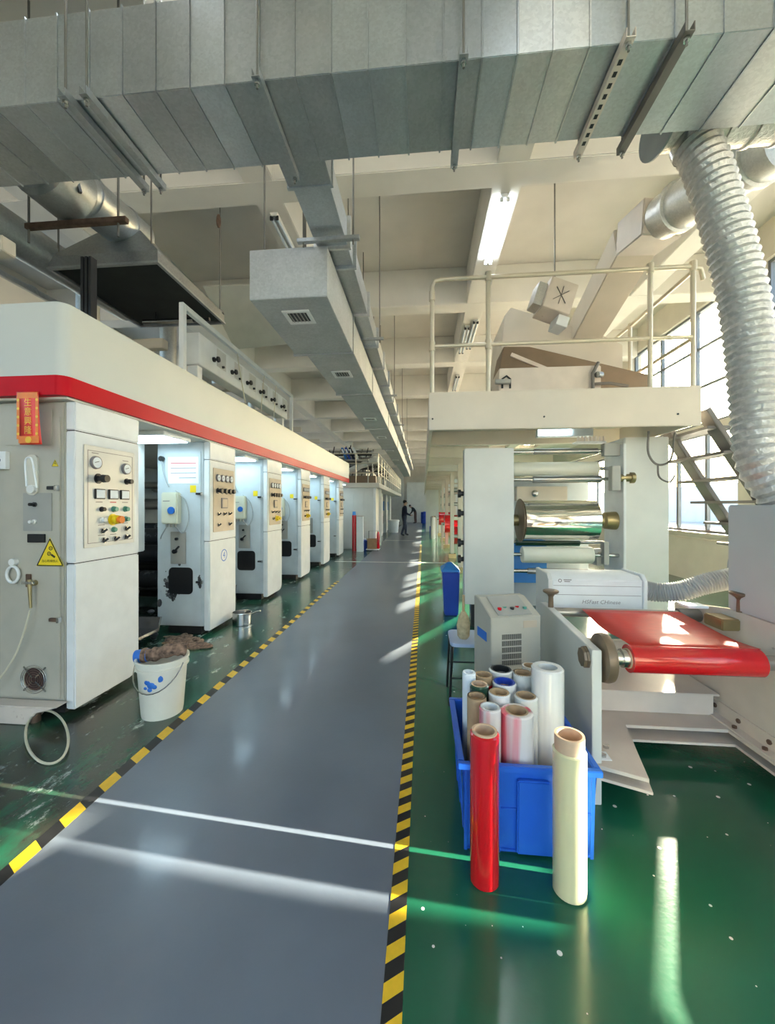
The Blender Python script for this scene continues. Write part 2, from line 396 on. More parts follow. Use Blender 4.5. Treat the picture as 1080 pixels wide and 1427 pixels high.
ceil = struct(box('ceiling', (XL - .3, YB - .3, ZC), (XR + .3, YF + .3, ZC + .2), M_ceil, bev=0))
for k in range(-3, 12):
    y = 4.25 + 2.9 * k
    if y > YB and y < YF: box('cross_beam', (XL, y, ZB), (XR, y + .34, ZC), M_beam, ceil, .01)
for x in (-4.65, -1.85, .95, 3.75): box('long_beam', (x - .17, YB, ZB + .004), (x + .17, YF, ZC), M_beam, ceil, .01)

WBAYS = [7.0 + 3.8 * k for k in range(-3, 8)]
WBAYS = [y for y in WBAYS if y + 3.3 < YF]
ZW = ((.95, 2.82), (2.97, 5.2))
wn = 0
def portal(cx, cy, cz, sx, sz, rot):
    l = bpy.data.lights.new('window_portal', 'AREA'); l.shape = 'RECTANGLE'; l.size = sx; l.size_y = sz; l.cycles.is_portal = True
    o = bpy.data.objects.new('window_portal', l); o.location = (cx, cy, cz); o.rotation_euler = rot; col.objects.link(o)
def window(X, y0, y1, z0, z1, ncol, nrow, side):
    global wn; wn += 1
    r = bpy.data.objects.new('window_%d' % wn, None); col.objects.link(r); r.location = (X, (y0 + y1) / 2, z0); r['kind'] = 'structure'
    t = .05; x0, x1 = X + side * .06, X + side * .12
    f = MB(); f.box((x0, y0, z0), (x1, y0 + t, z1)).box((x0, y1 - t, z0), (x1, y1, z1)).box((x0, y0 + t, z0), (x1, y1 - t, z0 + t)).box((x0, y0 + t, z1 - t), (x1, y1 - t, z1)).build('window_frame', M_alu, r, 0)
    for i in range(1, ncol):
        y = y0 + (y1 - y0) * i / ncol; box('mullion', (x0, y - .03, z0 + t), (x1, y + .03, z1 - t), M_alu, r, 0)
    for j in range(1, nrow):
        z = z0 + (z1 - z0) * j / nrow; box('transom', (x0 + side * .005, y0 + t, z - .022), (x1 - side * .005, y1 - t, z + .022), M_alu, r, 0)
    for i in range(ncol):
        for j in range(nrow):
            ya, yb = y0 + (y1 - y0) * i / ncol, y0 + (y1 - y0) * (i + 1) / ncol; za, zb = z0 + (z1 - z0) * j / nrow, z0 + (z1 - z0) * (j + 1) / nrow
            box('pane', (X + side * .088, ya + .02, za + .02), (X + side * .092, yb - .02, zb - .02), M_glass, r, 0)
    portal(X + side * .2, (y0 + y1) / 2, (z0 + z1) / 2, z1 - z0, y1 - y0, (0, math.radians(90 if side > 0 else -90), 0))
    return r
def wall_long(name, X, side, bays, zw):
    m = MB(); a, b = X, X + side * .22
    zs = [0] + [z for p in zw for z in p] + [ZC]
    for i in range(0, len(zs), 2): m.box((a, YB - .2, zs[i]), (b, YF + .2, zs[i + 1]))
    for z0, z1 in zw:
        edges = [YB - .2] + [v for y in bays for v in (y, y + 3.3)] + [YF + .2]
        for i in range(0, len(edges), 2): m.box((a, edges[i], z0), (b, edges[i + 1], z1))
    return struct(m.build(name, M_wall, None, 0, False))
wr = wall_long('wall_right', XR, 1, WBAYS, ZW)
for i, y in enumerate(WBAYS):
    window(XR, y, y + 3.3, *ZW[0], 4, 1, 1); window(XR, y, y + 3.3, *ZW[1], 3, 3, 1)
box('window_sill', (XR - .06, YB, .90), (XR, YF, .95), M_cream, wr)
box('wall_ledge', (XR - .03, YB, .80), (XR, YF, .84), M_cream, wr)
wall_long('wall_left', XL, -1, WBAYS, ((2.97, 5.2),))
for y in WBAYS: window(XL, y, y + 3.3, 2.97, 5.2, 3, 2, -1)
m = MB(); m.box((XL, YB - .2, 0), (-4.2, YB, ZC)).box((3.4, YB - .2, 0), (XR, YB, ZC)).box((-4.2, YB - .2, 4.5), (3.4, YB, ZC)); struct(m.build('wall_back', M_wall, None, 0, False))
portal(-.4, YB - .1, 2.25, 7.6, 4.5, (math.radians(90), 0, 0))
struct(box('wall_front', (XL, YF, 0), (XR, YF + .2, ZC), M_wall, bev=0))
tag(box('neighbour_building', (26, 2, -.2), (34, 60, 3.4), M_outw, bev=.02), 'pale low building outside the side windows', 'building')
# far partition booth with upright panel joints
pb = struct(box('wall_partition', (-1.42, 34.05, 0), (5.15, 34.15, 3.5), M_pale, bev=0))
for k in range(14): box('wall_panel', (-1.42 + k * .46, 34.0, .05), (-1.42 + k * .46 + .445, 34.05, 3.5), M_pale, pb, .006)
struct(box('wall_booth', (-4.2, 30.0, 0), (-1.5, 30.1, 4.4), M_grey, bev=.01))

# ================================================================== overhead ducts
DY0, DY1, DZ0, DZ1 = 1.91, 2.39, 3.6, 4.06
t = thing('air_duct', 'wide galvanized sheet duct of seamed panels crossing under the ceiling', 'air duct', (-1, 2.15, DZ0))
x = -7.3; ms = [M_galv, M_galv2, M_galv, M_galv3, M_galv2]; k = 0
while x < 5.0:
    wdt = .185 if x < .1 else (.165 if x < .9 else .21)
    mm = random.choice([M_galv, M_galv2, M_galv]) if x < .2 else random.choice([M_galv3, M_galv3, M_galv])
    e = random.uniform(0, .0025)
    box('duct_panel', (x, DY0 - e, DZ0 - e), (x + wdt - .004, DY1, DZ1), mm, t, .003)
    box('duct_seam', (x + wdt - .007, DY0 - .008, DZ0 - .008), (x + wdt + .001, DY1 + .002, DZ1 + .004), mm, t, 0)
    x += wdt; k += 1
def trapeze(px_top, label, holes=False, mt=None):
    x = PZ(*px_top, DZ0).x
    h = thing('duct_hanger', label, 'hanger', (x, 2.15, DZ0 - .06), 'duct hangers')
    ch = MB(); ch.box((x - .021, DY0 - .07, DZ0 - .052), (x + .021, DY1 + .07, DZ0 - .048)).box((x - .021, DY0 - .07, DZ0 - .048), (x - .017, DY1 + .07, DZ0 - .010)).box((x + .017, DY0 - .07, DZ0 - .048), (x + .021, DY1 + .07, DZ0 - .010))
    ch.build('strut_channel', mt or M_galv2, h, 0)
    for y in (DY0 - .045, DY1 + .045):
        MB().cyl((x, y, DZ0 - .09), (x, y, ZC), .006, seg=8).build('threaded_rod', M_rod, h)
        MB().cyl((x, y, DZ0 - .072), (x, y, DZ0 - .055), .014, seg=6).build('nut', M_steel, h)
    if holes:
        for q in range(9): box('slot', (x - .009, DY0 + .02 + q * .052, DZ0 - .0535), (x + .009, DY0 + .045 + q * .052, DZ0 - .0515), M_black, h, 0)
    return h
trapeze((103, 140), 'steel strut hanger under the wide duct, first of a close pair'); trapeze((131, 136), 'steel strut hanger under the wide duct, second of a close pair')
trapeze((362, 108), 'steel strut hanger on the wide duct beside the branch duct'); trapeze((645, 80), 'steel strut hanger under the wide duct by the tube lamp')
trapeze((868, 62), 'slotted steel strut hanger under the wide duct', True, M_cream2); trapeze((950, 48), 'dark steel strut hanger under the wide duct by the foil hose', False, M_stair)
# branch duct
t = thing('branch_duct', 'narrow galvanized branch duct with flanged joints running along the aisle', 'air duct', (-.77, 2.4, 3.64))
ys = [2.39, 2.62, 3.27, 3.55, 4.45, 5.35, 6.2, 7.1, 8.2, 9.4, 10.6, 12., 13.5, 15, 17, 19, 21, 24]
for i, (a, b) in enumerate(zip(ys, ys[1:])):
    d = .02 if i == 0 else 0
    box('duct_section', (-.90 - d, a, 3.65 - d), (-.64 + d, b - .01, 3.87 + d), [M_galv2, M_galv, M_galv2][i % 3], t, .003)
    box('flange', (-.93, b - .018, 3.622), (-.61, b + .008, 3.90), M_galv3 if i % 2 else M_galv, t, .002)
for i, y in enumerate((3.1, 5.0, 7.6, 10.4, 13.4)):
    for x in (-.97, -.56): 
        h = MB().cyl((x, y, 3.55), (x, y, ZC), .007, seg=8).build('hanger_rod', M_rod)
        tag(h, 'thin steel rod carrying the branch duct', 'rod', 'branch duct hanger rods')
    tag(box('hanger_bar', (-1.02, y - .02, 3.585), (-.51, y + .02, 3.615), M_galv2, bev=.002), 'short steel bar under the branch duct', 'bar', 'branch duct hanger bars')
# plenum box duct with grilles
t = thing('plenum_duct', 'large grey sheet metal plenum with square air grilles underneath', 'air duct', (-1.1, 3.2, 3.19))
secs = [(3.2, 4.40, -1.47, -.80, 3.197, 3.62), (4.42, 6.1, -1.36, -.80, 3.215, 3.60), (6.12, 8.9, -1.32, -.80, 3.22, 3.60), (8.92, 12.2, -1.28, -.80, 3.23, 3.60), (12.22, 17, -1.24, -.80, 3.24, 3.6), (17.02, 24, -1.2, -.80, 3.25, 3.58)]
for a, b, x0, x1, z0, z1 in secs:
    box('plenum_section', (x0, a, z0), (x1, b, z1), M_plen, t, .004)
    box('flange', (x0 - .02, b - .012, z0 - .018), (x1 + .012, b + .012, z1 + .018), M_galv2, t, .002)
def grille(y, z):
    x = -1.14 if y < 4 else -1.08
    f = MB(); s = .125
    f.box((x - s, y - s, z - .014), (x + s, y - s + .035, z)).box((x - s, y + s - .035, z - .014), (x + s, y + s, z)).box((x - s, y - s + .035, z - .014), (x - s + .035, y + s - .035, z)).box((x + s - .035, y - s + .035, z - .014), (x + s, y + s - .035, z))
    g = f.build('air_grille', M_white, t, .003)
    box('grille_back', (x - .09, y - .09, z - .002), (x + .09, y + .09, z - .0005), M_black, g, 0)
    for q in range(5): box('grille_slat', (x - .075 + q * .034, y - .09, z - .011), (x - .069 + q * .034, y + .09, z - .002), M_grey, g, 0)
for y, z in ((3.52, 3.197), (5.15, 3.215), (7.9, 3.22), (10.1, 3.23), (12.6, 3.24), (15.2, 3.24)): grille(y, z)
for y in (3.3, 4.5, 6.6, 9.3, 12.4):
    for x in (-1.38, -1.02): tag(MB().cyl((x, y, 3.6), (x, y, ZC), .008, seg=8).build('hanger_rod', M_rod), 'dark steel rod carrying the plenum duct', 'rod', 'plenum hanger rods')
# ceiling tube lamps on the long beams
def tube_lamp(x, y, z, L, label, lit, group=None, n=2, rods=False):
    h = thing('tube_lamp', label, 'lamp', (x, y + L / 2, z - .06), group)
    MB().prism([(x - .05, y, z), (x + .05, y, z), (x + .03, y, z - .045), (x - .03, y, z - .045)], (0, L, 0)).build('housing', M_white if lit else M_pale, h, .003)
    if rods:
        for yy in (y + .2, y + L - .2): MB().cyl((x, yy, z), (x, yy, ZC), .006, seg=8).build('suspension_rod', M_rod, h)
    for s in ((-1, 1) if n == 2 else (0,)):
        MB().cyl((x + s * .035, y + .03, z - .06), (x + s * .035, y + L - .03, z - .06), .017, seg=10).build('tube', M_tube if lit else M_off, h)
        for yy in (y + .015, y + L - .03): box('tube_socket', (x + s * .035 - .02, yy, z - .085), (x + s * .035 + .02, yy + .018, z - .035), M_dark if not lit else M_white, h, .002)
tube_lamp(.95, 4.66, ZB - .005, 1.25, 'lit fluorescent tube lamp under the beam above the platform railing', True)
tube_lamp(1.02, 7.75, ZB - .005, 1.3, 'unlit tube lamp under the beam, first past the lit one', False)
tube_lamp(.88, 8.0, ZB - .005, 1.3, 'unlit tube lamp beside the first unlit one under the beam', False)
tube_lamp(.95, 11.0, ZB - .005, 1.3, 'unlit tube lamp under the beam over the far platform', False)
tube_lamp(.95, 14.2, ZB - .005, 1.3, 'unlit tube lamp under the beam deep in the hall', False)
tube_lamp(-1.5, 1.58, 5.02, 1.25, 'lit fluorescent tube lamp above the wide duct', True, rods=True)
tube_lamp(-1.85, 4.7, ZB - .005, 1.25, 'unlit tube lamp under the beam behind the plenum duct', False)
for y in (-3.2, -.8): tube_lamp(.95, y, ZB - .005, 1.25, 'lit tube lamp under the beam behind the wide duct', True, 'tube lamps before the wide duct')

# ================================================================== printing press on the left
XF = -2.38
Y0S = [2.47, 4.17, 5.80, 7.46, 9.20, 10.90]
UW = .62
def yz(y0, y1, z0, z1, x, r=0., n=5):
    pts = [(x, y0, z0)]
    if r: pts += [(x, y1 - r + r * math.sin(a), z0 + r - r * math.cos(a)) for a in [math.pi / 2 * k / n for k in range(n + 1)]]
    else: pts.append((x, y1, z0))
    return pts + [(x, y1, z1), (x, y0, z1)]
def gauge(parent, x, y, z, r, face=None):
    g = MB().cyl((x, y, z), (x + .018, y, z), r, r * .95, 20).build('gauge', M_print, parent)
    MB().cyl((x + .0182, y, z), (x + .0192, y, z), r * .8, seg=20).build('gauge_face', M_paper, g)
    MB().bar((x + .0198, y - r * .5, z - r * .05), (x + .0198, y + r * .3, z + r * .2), .0006, .004).build('gauge_needle', M_black, g)
def knob(parent, x, y, z, r, m, L=.03, name='knob', flare=1.):
    k = MB().lathe((x, y, z), (1, 0, 0), [(0, r * 1.25), (.006, r * 1.25), (.008, r * .7), (L * .5, r * .7), (L * .55, r * flare), (L, r * flare * .9)], 14).build(name, m, parent); return k
def switch(parent, x, y, z):
    s = MB().cyl((x, y, z), (x + .012, y, z), .022, seg=14).build('switch', M_steel, parent)
    MB().bar((x + .012, y - .012, z - .012), (x + .03, y + .014, z + .012), .014, .014).build('switch_lever', M_black, s)
def latch(parent, x, y, z, m=None):
    l = box('latch', (x - .05, y - .022, z - .012), (x + .012, y, z + .012), m or M_dark, parent, .003)
    box('latch_bolt', (x + .012, y - .03, z - .018), (x + .032, y, z + .018), M_steel, l, .003)
def triangle_sign(parent, x, z, y, s, txt=True):
    """warning triangle on a near-facing panel"""
    o = MB().prism([(x - s / 2, y, z), (x + s / 2, y, z), (x, y, z + s * .95)], (0, -.002, 0)).build('warning_sign', M_sign, parent, 0, False)
    a = s * .02
    def edge(p, q): return MB().bar((p[0], y - .0025, p[1]), (q[0], y - .0025, q[1]), .001, a * 1.2, (0, 1, 0))
    P = [(x - s / 2 + a * 1.6, z + a), (x + s / 2 - a * 1.6, z + a), (x, z + s * .95 - a * 2)]
    m = MB()
    for i in range(3):
        p, q = P[i], P[(i + 1) % 3]; m.bar((p[0], y - .0026, p[1]), (q[0], y - .0026, q[1]), a * 1.6, .001, (0, 1, 0))
    m.build('sign_border', M_black, o, 0, False)
    for cx, cz in ((x - s * .03, z + s * .42), (x + s * .03, z + s * .60)):
        MB().pipe((cx, y - .002, cz), (cx, y - .0032, cz), s * .07, s * .045, 16).build('sign_gear', M_black, o); MB().cyl((cx, y - .002, cz), (cx, y - .0032, cz), s * .02, seg=8).build('sign_gear_hub', M_black, o)
    MB().prism([(x + s * .06, y - .002, z + s * .42), (x + s * .2, y - .002, z + s * .33), (x + s * .17, y - .002, z + s * .27), (x + s * .03, y - .002, z + s * .36)], (0, -.001, 0)).build('sign_hand', M_black, o, 0, False)
    if txt: text('sign_text', '当心机械伤人', s * .10, (x, y - .0022, z + s * .17), (1, 0, 0), (0, 0, 1), M_black, o)
    return o
def make_unit(i, Y0, label, first=False, notice=False, ybtn=False, hole=True, number=None):
    u = thing('printing_unit', label, 'cabinet', (-2.69, Y0 + UW / 2, 0), 'printing unit cabinets')
    side_m = M_beige if first else M_door
    box('body', (-3.0 if not first else -2.95, Y0, .10), (XF - .07, Y0 + UW, 2.168), side_m, u, .008)
    MB().prism(yz(Y0 + .004, Y0 + UW - .004, 1.972, 2.168, XF - .07), (.07, 0, 0)).build('top_panel', M_white, u, .008)
    dr = MB().prism(yz(Y0 + .004, Y0 + UW - .004, 1.056, 1.966, XF - .07), (.07, 0, 0)).build('upper_door', M_white, u, .008)
    MB().prism(yz(Y0 + .004, Y0 + UW - .004, .05, 1.05, XF - .07, .10), (.07, 0, 0)).build('lower_door', M_white, u, .010)
    for z in (1.050, 1.966): box('door_gap_strip', (XF - .06, Y0 + .006, z), (XF - .006, Y0 + UW - .006, z + .006), M_black, u, 0)  # black strip set in each door gap, standing in for its shade
    yn = Y0 - .012
    box('side_panel', (-2.9, yn, .13), (-2.475, Y0, 2.06), side_m, u, .004)
    MB().box((-2.9, Y0 + .05, .0), (-2.5, Y0 + UW - .05, .1)).build('plinth', M_dark, u, .004)
    # instrument panel on the aisle face
    pm = M_panel if first else M_panelb
    px = XF + .006
    pl = box('instrument_panel', (XF, Y0 + .07, 1.15), (px, Y0 + .555, 1.885), pm, u, .004)
    if first:
        MB().box((px, Y0 + .10, 1.18), (px + .001, Y0 + .104, 1.85)).box((px, Y0 + .525, 1.18), (px + .001, Y0 + .529, 1.85)).box((px, Y0 + .10, 1.18), (px + .001, Y0 + .529, 1.184)).box((px, Y0 + .10, 1.846), (px + .001, Y0 + .529, 1.85)).build('panel_outline', M_print, pl, 0, False)
        gauge(u, px, Y0 + .165, 1.765, .048); gauge(u, px, Y0 + .455, 1.745, .044)
        knob(u, px, Y0 + .19, 1.65, .030, M_black, .075); knob(u, px, Y0 + .465, 1.645, .020, M_black, .05); 
        for yy in (.20, .325, .44):
            mt = box('meter', (px, Y0 + yy - .045, 1.50), (px + .014, Y0 + yy + .045, 1.575), M_black, u, .003)
            box('meter_face', (px + .014, Y0 + yy - .037, 1.508), (px + .0155, Y0 + yy + .037, 1.568), M_paper, mt, 0)
        knob(u, px, Y0 + .22, 1.425, .016, M_black, .03); knob(u, px, Y0 + .335, 1.425, .019, M_gknob, .03); knob(u, px, Y0 + .45, 1.425, .019, M_gknob, .03)
        knob(u, px, Y0 + .225, 1.345, .017, M_wknob, .03); knob(u, px, Y0 + .455, 1.345, .018, M_gknob, .03)
        kb = knob(u, px, Y0 + .325, 1.345, .036, M_yknob, .05, 'emergency_button'); MB().lathe((px + .05, Y0 + .325, 1.345), (1, 0, 0), [(0, .022), (.012, .030), (.03, .028)], 16).build('button_cap', M_orange, kb)
        knob(u, px, Y0 + .335, 1.268, .018, M_gknob, .02)
        for yy, zz in ((.225, 1.265), (.455, 1.27), (.235, 1.195), (.345, 1.197), (.455, 1.203)): switch(u, px, Y0 + yy, zz)
        for q, (yy, zz) in enumerate(((.165, 1.83), (.455, 1.805), (.2, 1.475), (.33, 1.475), (.45, 1.475), (.22, 1.305), (.45, 1.31), (.33, 1.23), (.22, 1.23))):
            box('panel_caption', (px, Y0 + yy - .03, zz), (px + .0006, Y0 + yy + .03, zz + .006), M_print if q != 3 else M_red, pl, 0)
    else:
        for yy in (.145, .245, .345, .445): gauge(u, px, Y0 + yy + .02, 1.775, .044)
        for yy in (.145, .245, .345, .445): knob(u, px, Y0 + yy + .02, 1.625, .028, M_black, .06)
        mt = box('meter', (px, Y0 + .24, 1.42), (px + .012, Y0 + .38, 1.545), M_print, u, .003)
        box('meter_face', (px + .012, Y0 + .255, 1.435), (px + .0135, Y0 + .365, 1.53), M_panelb, mt, 0)
        for yy in (.17, .30, .43): switch(u, px, Y0 + yy, 1.355)
        if ybtn:
            kb = knob(u, px, Y0 + .36, 1.25, .042, M_yknob, .045, 'emergency_button'); MB().lathe((px + .045, Y0 + .36, 1.25), (1, 0, 0), [(0, .018), (.01, .026), (.028, .024)], 14).build('button_cap', M_yknob, kb)
            switch(u, px, Y0 + .2, 1.25)
        else:
            for yy in (.17, .43): switch(u, px, Y0 + yy, 1.23)
        if number:
            nb = MB().pipe((XF, Y0 + .32, .86), (XF + .001, Y0 + .32, .86), .072, .062, 24).build('number_ring', M_blueprint, u)
            text('number', number, .11, (XF + .0004, Y0 + .32, .86), (0, 1, 0), (0, 0, 1), M_blueprint, nb)
        # near side: latches, switch plate, black viewing hole
        for zz in (1.585, .60): latch(u, -2.475, yn, zz)
        MB().tube(crom([(-2.93, yn - .02, 1.98), (-2.89, yn - .03, 1.80), (-2.83, yn - .03, 1.66)], 6), .007, 6).build('cable', M_cableg, u)
        MB().cyl((-2.93, yn, 1.98), (-2.93, yn - .03, 1.98), .03, seg=14).build('cable_gland', M_black, u)
        sp = box('switch_plate', (-2.83, yn - .008, .80), (-2.645, yn, 1.16), M_grey, u, .004)
        MB().cyl((-2.75, yn - .008, 1.08), (-2.75, yn - .03, 1.08), .016, seg=12).build('push_button', M_black, sp)
        MB().bar((-2.78, yn - .03, .93), (-2.70, yn - .05, 1.0), .016, .016).build('lever', M_black, sp)
        MB().cyl((-2.77, yn - .008, .94), (-2.77, yn - .035, .94), .025, seg=12).build('lever_hub', M_black, sp)
        if hole:
            f = lambda a, b: (a, yn - .003, b)
            MB().prism(rrect(-2.71, .61, .285, .30, .05, f), (0, .005, 0)).build('viewing_hole', M_black, u, 0)
        if notice:
            for cx_, cz_, sx_, sz_, n_ in ((-2.86, .58, .03, .10, 26), (-2.80, .44, .06, .03, 18), (-2.74, .86, .06, .05, 14), (-2.49, .62, .012, .06, 14)):
                sm = MB()
                for q in range(n_): sm.sphere((cx_ + random.gauss(0, sx_ * .6), yn - .0005, cz_ + random.gauss(0, sz_ * .6)), (random.uniform(.004, .026), .0015, random.uniform(.005, .032)), 6)
                sm.build('ink_smear', M_ink, u)
            nt_ = box('notice_sheet', (-2.86, yn - .003, 1.70), (-2.50, yn, 2.0), M_paper, u, 0)
            for q in range(4): box('notice_line', (-2.83 + .1 * (q == 0), yn - .0035, 1.76 + q * .055), (-2.53, yn - .003, 1.768 + q * .055), M_print if q != 3 else M_red, nt_, 0)
        MB().prism([(-2.60, yn - .001, 1.60), (-2.53, yn - .001, 1.60), (-2.53, yn - .001, 1.68), (-2.60, yn - .001, 1.68)], (0, -.001, 0)).build('yellow_sticker', M_sign, u, 0)
    return u
u1 = make_unit(0, Y0S[0], 'beige printing cabinet with the large warning triangle and round fan grille', first=True)
make_unit(1, Y0S[1], 'printing cabinet with a blue circled number 4 and a notice sheet', notice=True, number='4')
make_unit(2, Y0S[2], 'printing cabinet with yellow button, next past the one numbered 4', ybtn=True)
make_unit(3, Y0S[3], 'printing cabinet with yellow button, second past the one numbered 4', ybtn=True)
make_unit(4, Y0S[4], 'printing cabinet with yellow button, third past the one numbered 4', ybtn=True)
make_unit(5, Y0S[5], 'last printing cabinet of the red-striped press, without a viewing hole', hole=False)
# details on the first cabinet's near side (plane Y0-.012)
yn = Y0S[0] - .013
def p1(x, y): v = PY(x, y, yn); return v.x, v.z
def plate(name, x0, y0, x1, y1, m, d=.006, parent=u1, bev=.002):
    a, b = p1(x0, y0), p1(x1, y1); return box(name, (a[0], yn - d, a[1]), (b[0], yn, b[1]), m, parent, bev)
plate('cover_plate', 8, 572, 73, 620, M_beige, .006)
pl = plate('lock_plate', 33, 687, 73, 740, M_grey, .006)
for py, m in ((703, M_black), (727, M_wknob)):
    a = p1(50, py); MB().lathe((a[0], yn - .006, a[1]), (0, -1, 0), [(0, .016), (.01, .016), (.012, .009), (.03, .012), (.04, .011)], 12).build('lock_knob', m, pl)
d = plate('digital_display', 40, 744, 64, 756, M_black, .012); 
for px_, py_, m_ in ((72, 680, M_dark), (75, 863, M_rust)):
    a = p1(px_, py_); latch(u1, a[0] + .03, yn, a[1], m_)
a = p1(77, 646); triangle_sign(u1, a[0], a[1] - .02, yn, .05, False)
a = p1(70, 789); triangle_sign(u1, a[0], a[1], yn, .205)
# glass level tube with its knob
a, b = p1(44, 634), p1(49, 690)
lt = MB().prism(rrect((a[0] + b[0]) / 2, (a[1] + b[1]) / 2, .085, a[1] - b[1], .035, lambda u, v: (u, yn - .012, v)), (0, .012, 0)).build('level_gauge', M_film, u1)
MB().cyl((b[0], yn - .012, b[1] + .04), (b[0], yn - .035, b[1] + .04), .028, seg=16).build('level_knob', M_wknob, lt)
MB().tube(crom([(a[0] - .02, yn - .016, b[1] + .06), (a[0] - .03, yn - .016, a[1] - .05), (a[0] + .0, yn - .016, a[1] - .02), (a[0] + .025, yn - .016, a[1] - .05), (b[0] + .03, yn - .016, b[1] + .05)], 6), .006, 6).build('level_tube', M_paper, lt)
# fan grille
a = p1(49, 946)
fg = MB().cyl((a[0], yn, a[1]), (a[0], yn - .004, a[1]), .078, seg=28).build('fan_opening', mat('rusty_fan', (.07, .035, .03), .7, .2, .3, 20), u1)
for r in (.018, .034, .05, .066, .082, .096): MB().tube([(a[0] + r * math.cos(q * math.pi / 14), yn - .012, a[1] + r * math.sin(q * math.pi / 14)) for q in range(28)], .0022, 5, True).build('grille_ring', M_steel if r > .08 else M_rust, fg)
for q in range(4):
    an = math.pi / 4 + q * math.pi / 2; MB().bar((a[0] + .02 * math.cos(an), yn - .01, a[1] + .02 * math.sin(an)), (a[0] + .118 * math.cos(an), yn - .004, a[1] + .118 * math.sin(an)), .01, .003, (0, 1, 0)).build('grille_arm', M_steel, fg)
# air valve, coiled hose and shackle ring
a, b = p1(50, 812), p1(52, 845)
vv = MB().cyl((a[0], yn, a[1]), (a[0], yn - .05, a[1]), .018, seg=12).cyl((a[0], yn - .045, a[1] + .03), (b[0], yn - .045, b[1]), .014, .008, 12).build('air_valve', M_brass, u1)
box('rust_bracket', (a[0] - .07, yn - .01, a[1] - .03), (a[0] - .03, yn, a[1] + .06), M_rust, vv, .003)
box('valve_handle', (a[0] - .045, yn - .062, a[1] + .0), (a[0] + .045, yn - .048, a[1] + .018), M_steel, vv, .003)
c = p1(22, 800)
MB().tube([(c[0] + .045 * math.cos(q * math.pi / 12), yn - .02, c[1] + .055 * math.sin(q * math.pi / 12)) for q in range(24)], .010, 8, True).build('lifting_ring', M_wknob, u1)
MB().cyl((c[0], yn, c[1] + .085), (c[0], yn - .03, c[1] + .085), .024, seg=12).build('ring_boss', M_wknob, u1)
hp = [p1(52, 848), p1(47, 870), p1(38, 900), p1(25, 925), p1(10, 945), p1(-10, 965)]
MB().tube(crom([(q[0], yn - .05 - .006 * k, q[1]) for k, q in enumerate(hp)], 6), .006, 8).build('air_hose', M_cable, u1)
rb, rt_ = PZ(64, 1064, .008), PY(66, 990, yn - .03); rc_ = (rb + rt_) / 2; ru = (rt_ - rb) / 2
ring = MB().tube([rc_ + ru * math.sin(k * math.pi / 20) + Vector((.165 * math.cos(k * math.pi / 20), -.02 * math.cos(k * math.pi / 20), 0)) for k in range(40)], .007, 8, True).build('hose_loop', M_cable)
tag(ring, 'loop of clear cream hose leaning at the first cabinet foot', 'hose')
bf = u1
MB().prism([(-3.3, yn - .10, 0), (-2.62, yn - .10, 0), (-2.55, yn - .10, .08), (-2.40, yn - .10, .12), (-3.3, yn - .10, .12)], (0, .10, 0)).build('foot_bar', M_cream2, bf, .006)
MB().cyl((-2.6, yn - .05, .0), (-2.6, yn - .05, .11), .03, seg=12).build('levelling_bolt', M_rust, bf)
jb = plate('junction_box', -6, 630, 14, 654, M_white, .03); a = p1(4, 642); MB().cyl((a[0], yn - .03, a[1]), (a[0], yn - .045, a[1]), .018, seg=12).build('junction_knob', M_black, jb)
# paper banner with gold characters
yb = 2.358; _a, _b = PY(23, 546, yb), PY(54, 619, yb); bx0, bz1, bx1, bz0 = _a.x, _a.z, _b.x, _b.z
bn = thing('lucky_banner', 'red paper banner with gold characters hanging from the red stripe', 'banner', ((bx0 + bx1) / 2, yb, bz0))
N = 12; rings = []
m = MB()
for k in range(N):
    za, zb = bz1 + (bz0 - bz1) * k / N, bz1 + (bz0 - bz1) * (k + 1) / N
    sa, sb = .012 * (k / N) ** 2, .012 * ((k + 1) / N) ** 2
    m._faces([(bx0 + sa, yb + sa, za), (bx1 + sa, yb + sa, za), (bx1 + sb, yb + sb, zb), (bx0 + sb, yb + sb, zb)], [(0, 1, 2, 3)])
bmesh.ops.remove_doubles(m.bm, verts=m.bm.verts[:], dist=1e-5)
bo = m.build('banner_sheet', M_banner, bn); so_ = bo.modifiers.new('s', 'SOLIDIFY'); so_.thickness = .0012
hgt = bz1 - bz0; cxm = (bx0 + bx1) / 2; wd = bx1 - bx0
for k, ch in enumerate('生意興隆'):
    text('character', ch, hgt * .165, (cxm + .003, yb - .001, bz1 - hgt * (.215 + .175 * k)), (1, 0, 0), (0, 0, 1), M_gold, bn, .0006)
for s in (-1, 1):
    box('orange_border', (cxm + s * wd * .42 - .010, yb - .0016, bz0 + hgt * .1), (cxm + s * wd * .42 + .010, yb - .0008, bz1 - hgt * .1), M_orange, bn, 0)
    for k in range(5): MB().cyl((cxm + s * wd * .42, yb - .0008, bz1 - hgt * (.16 + .16 * k)), (cxm + s * wd * .42, yb - .0026, bz1 - hgt * (.16 + .16 * k)), .009, seg=8).build('gold_blossom', M_gold, bn)
box('orange_border', (bx0 + .008, yb - .002, bz1 - .045), (bx1 - .008, yb - .001, bz1 - .006), M_orange, bn, 0)
box('orange_border', (bx0 + .016, yb - .002, bz0 + .008), (bx1 + .002, yb - .001, bz0 + .055), M_orange, bn, 0)
MB().cyl((cxm + .008, yb - .002, bz0 + .03), (cxm + .008, yb - .004, bz0 + .03), .022, seg=10).build('gold_blossom', M_gold, bn)

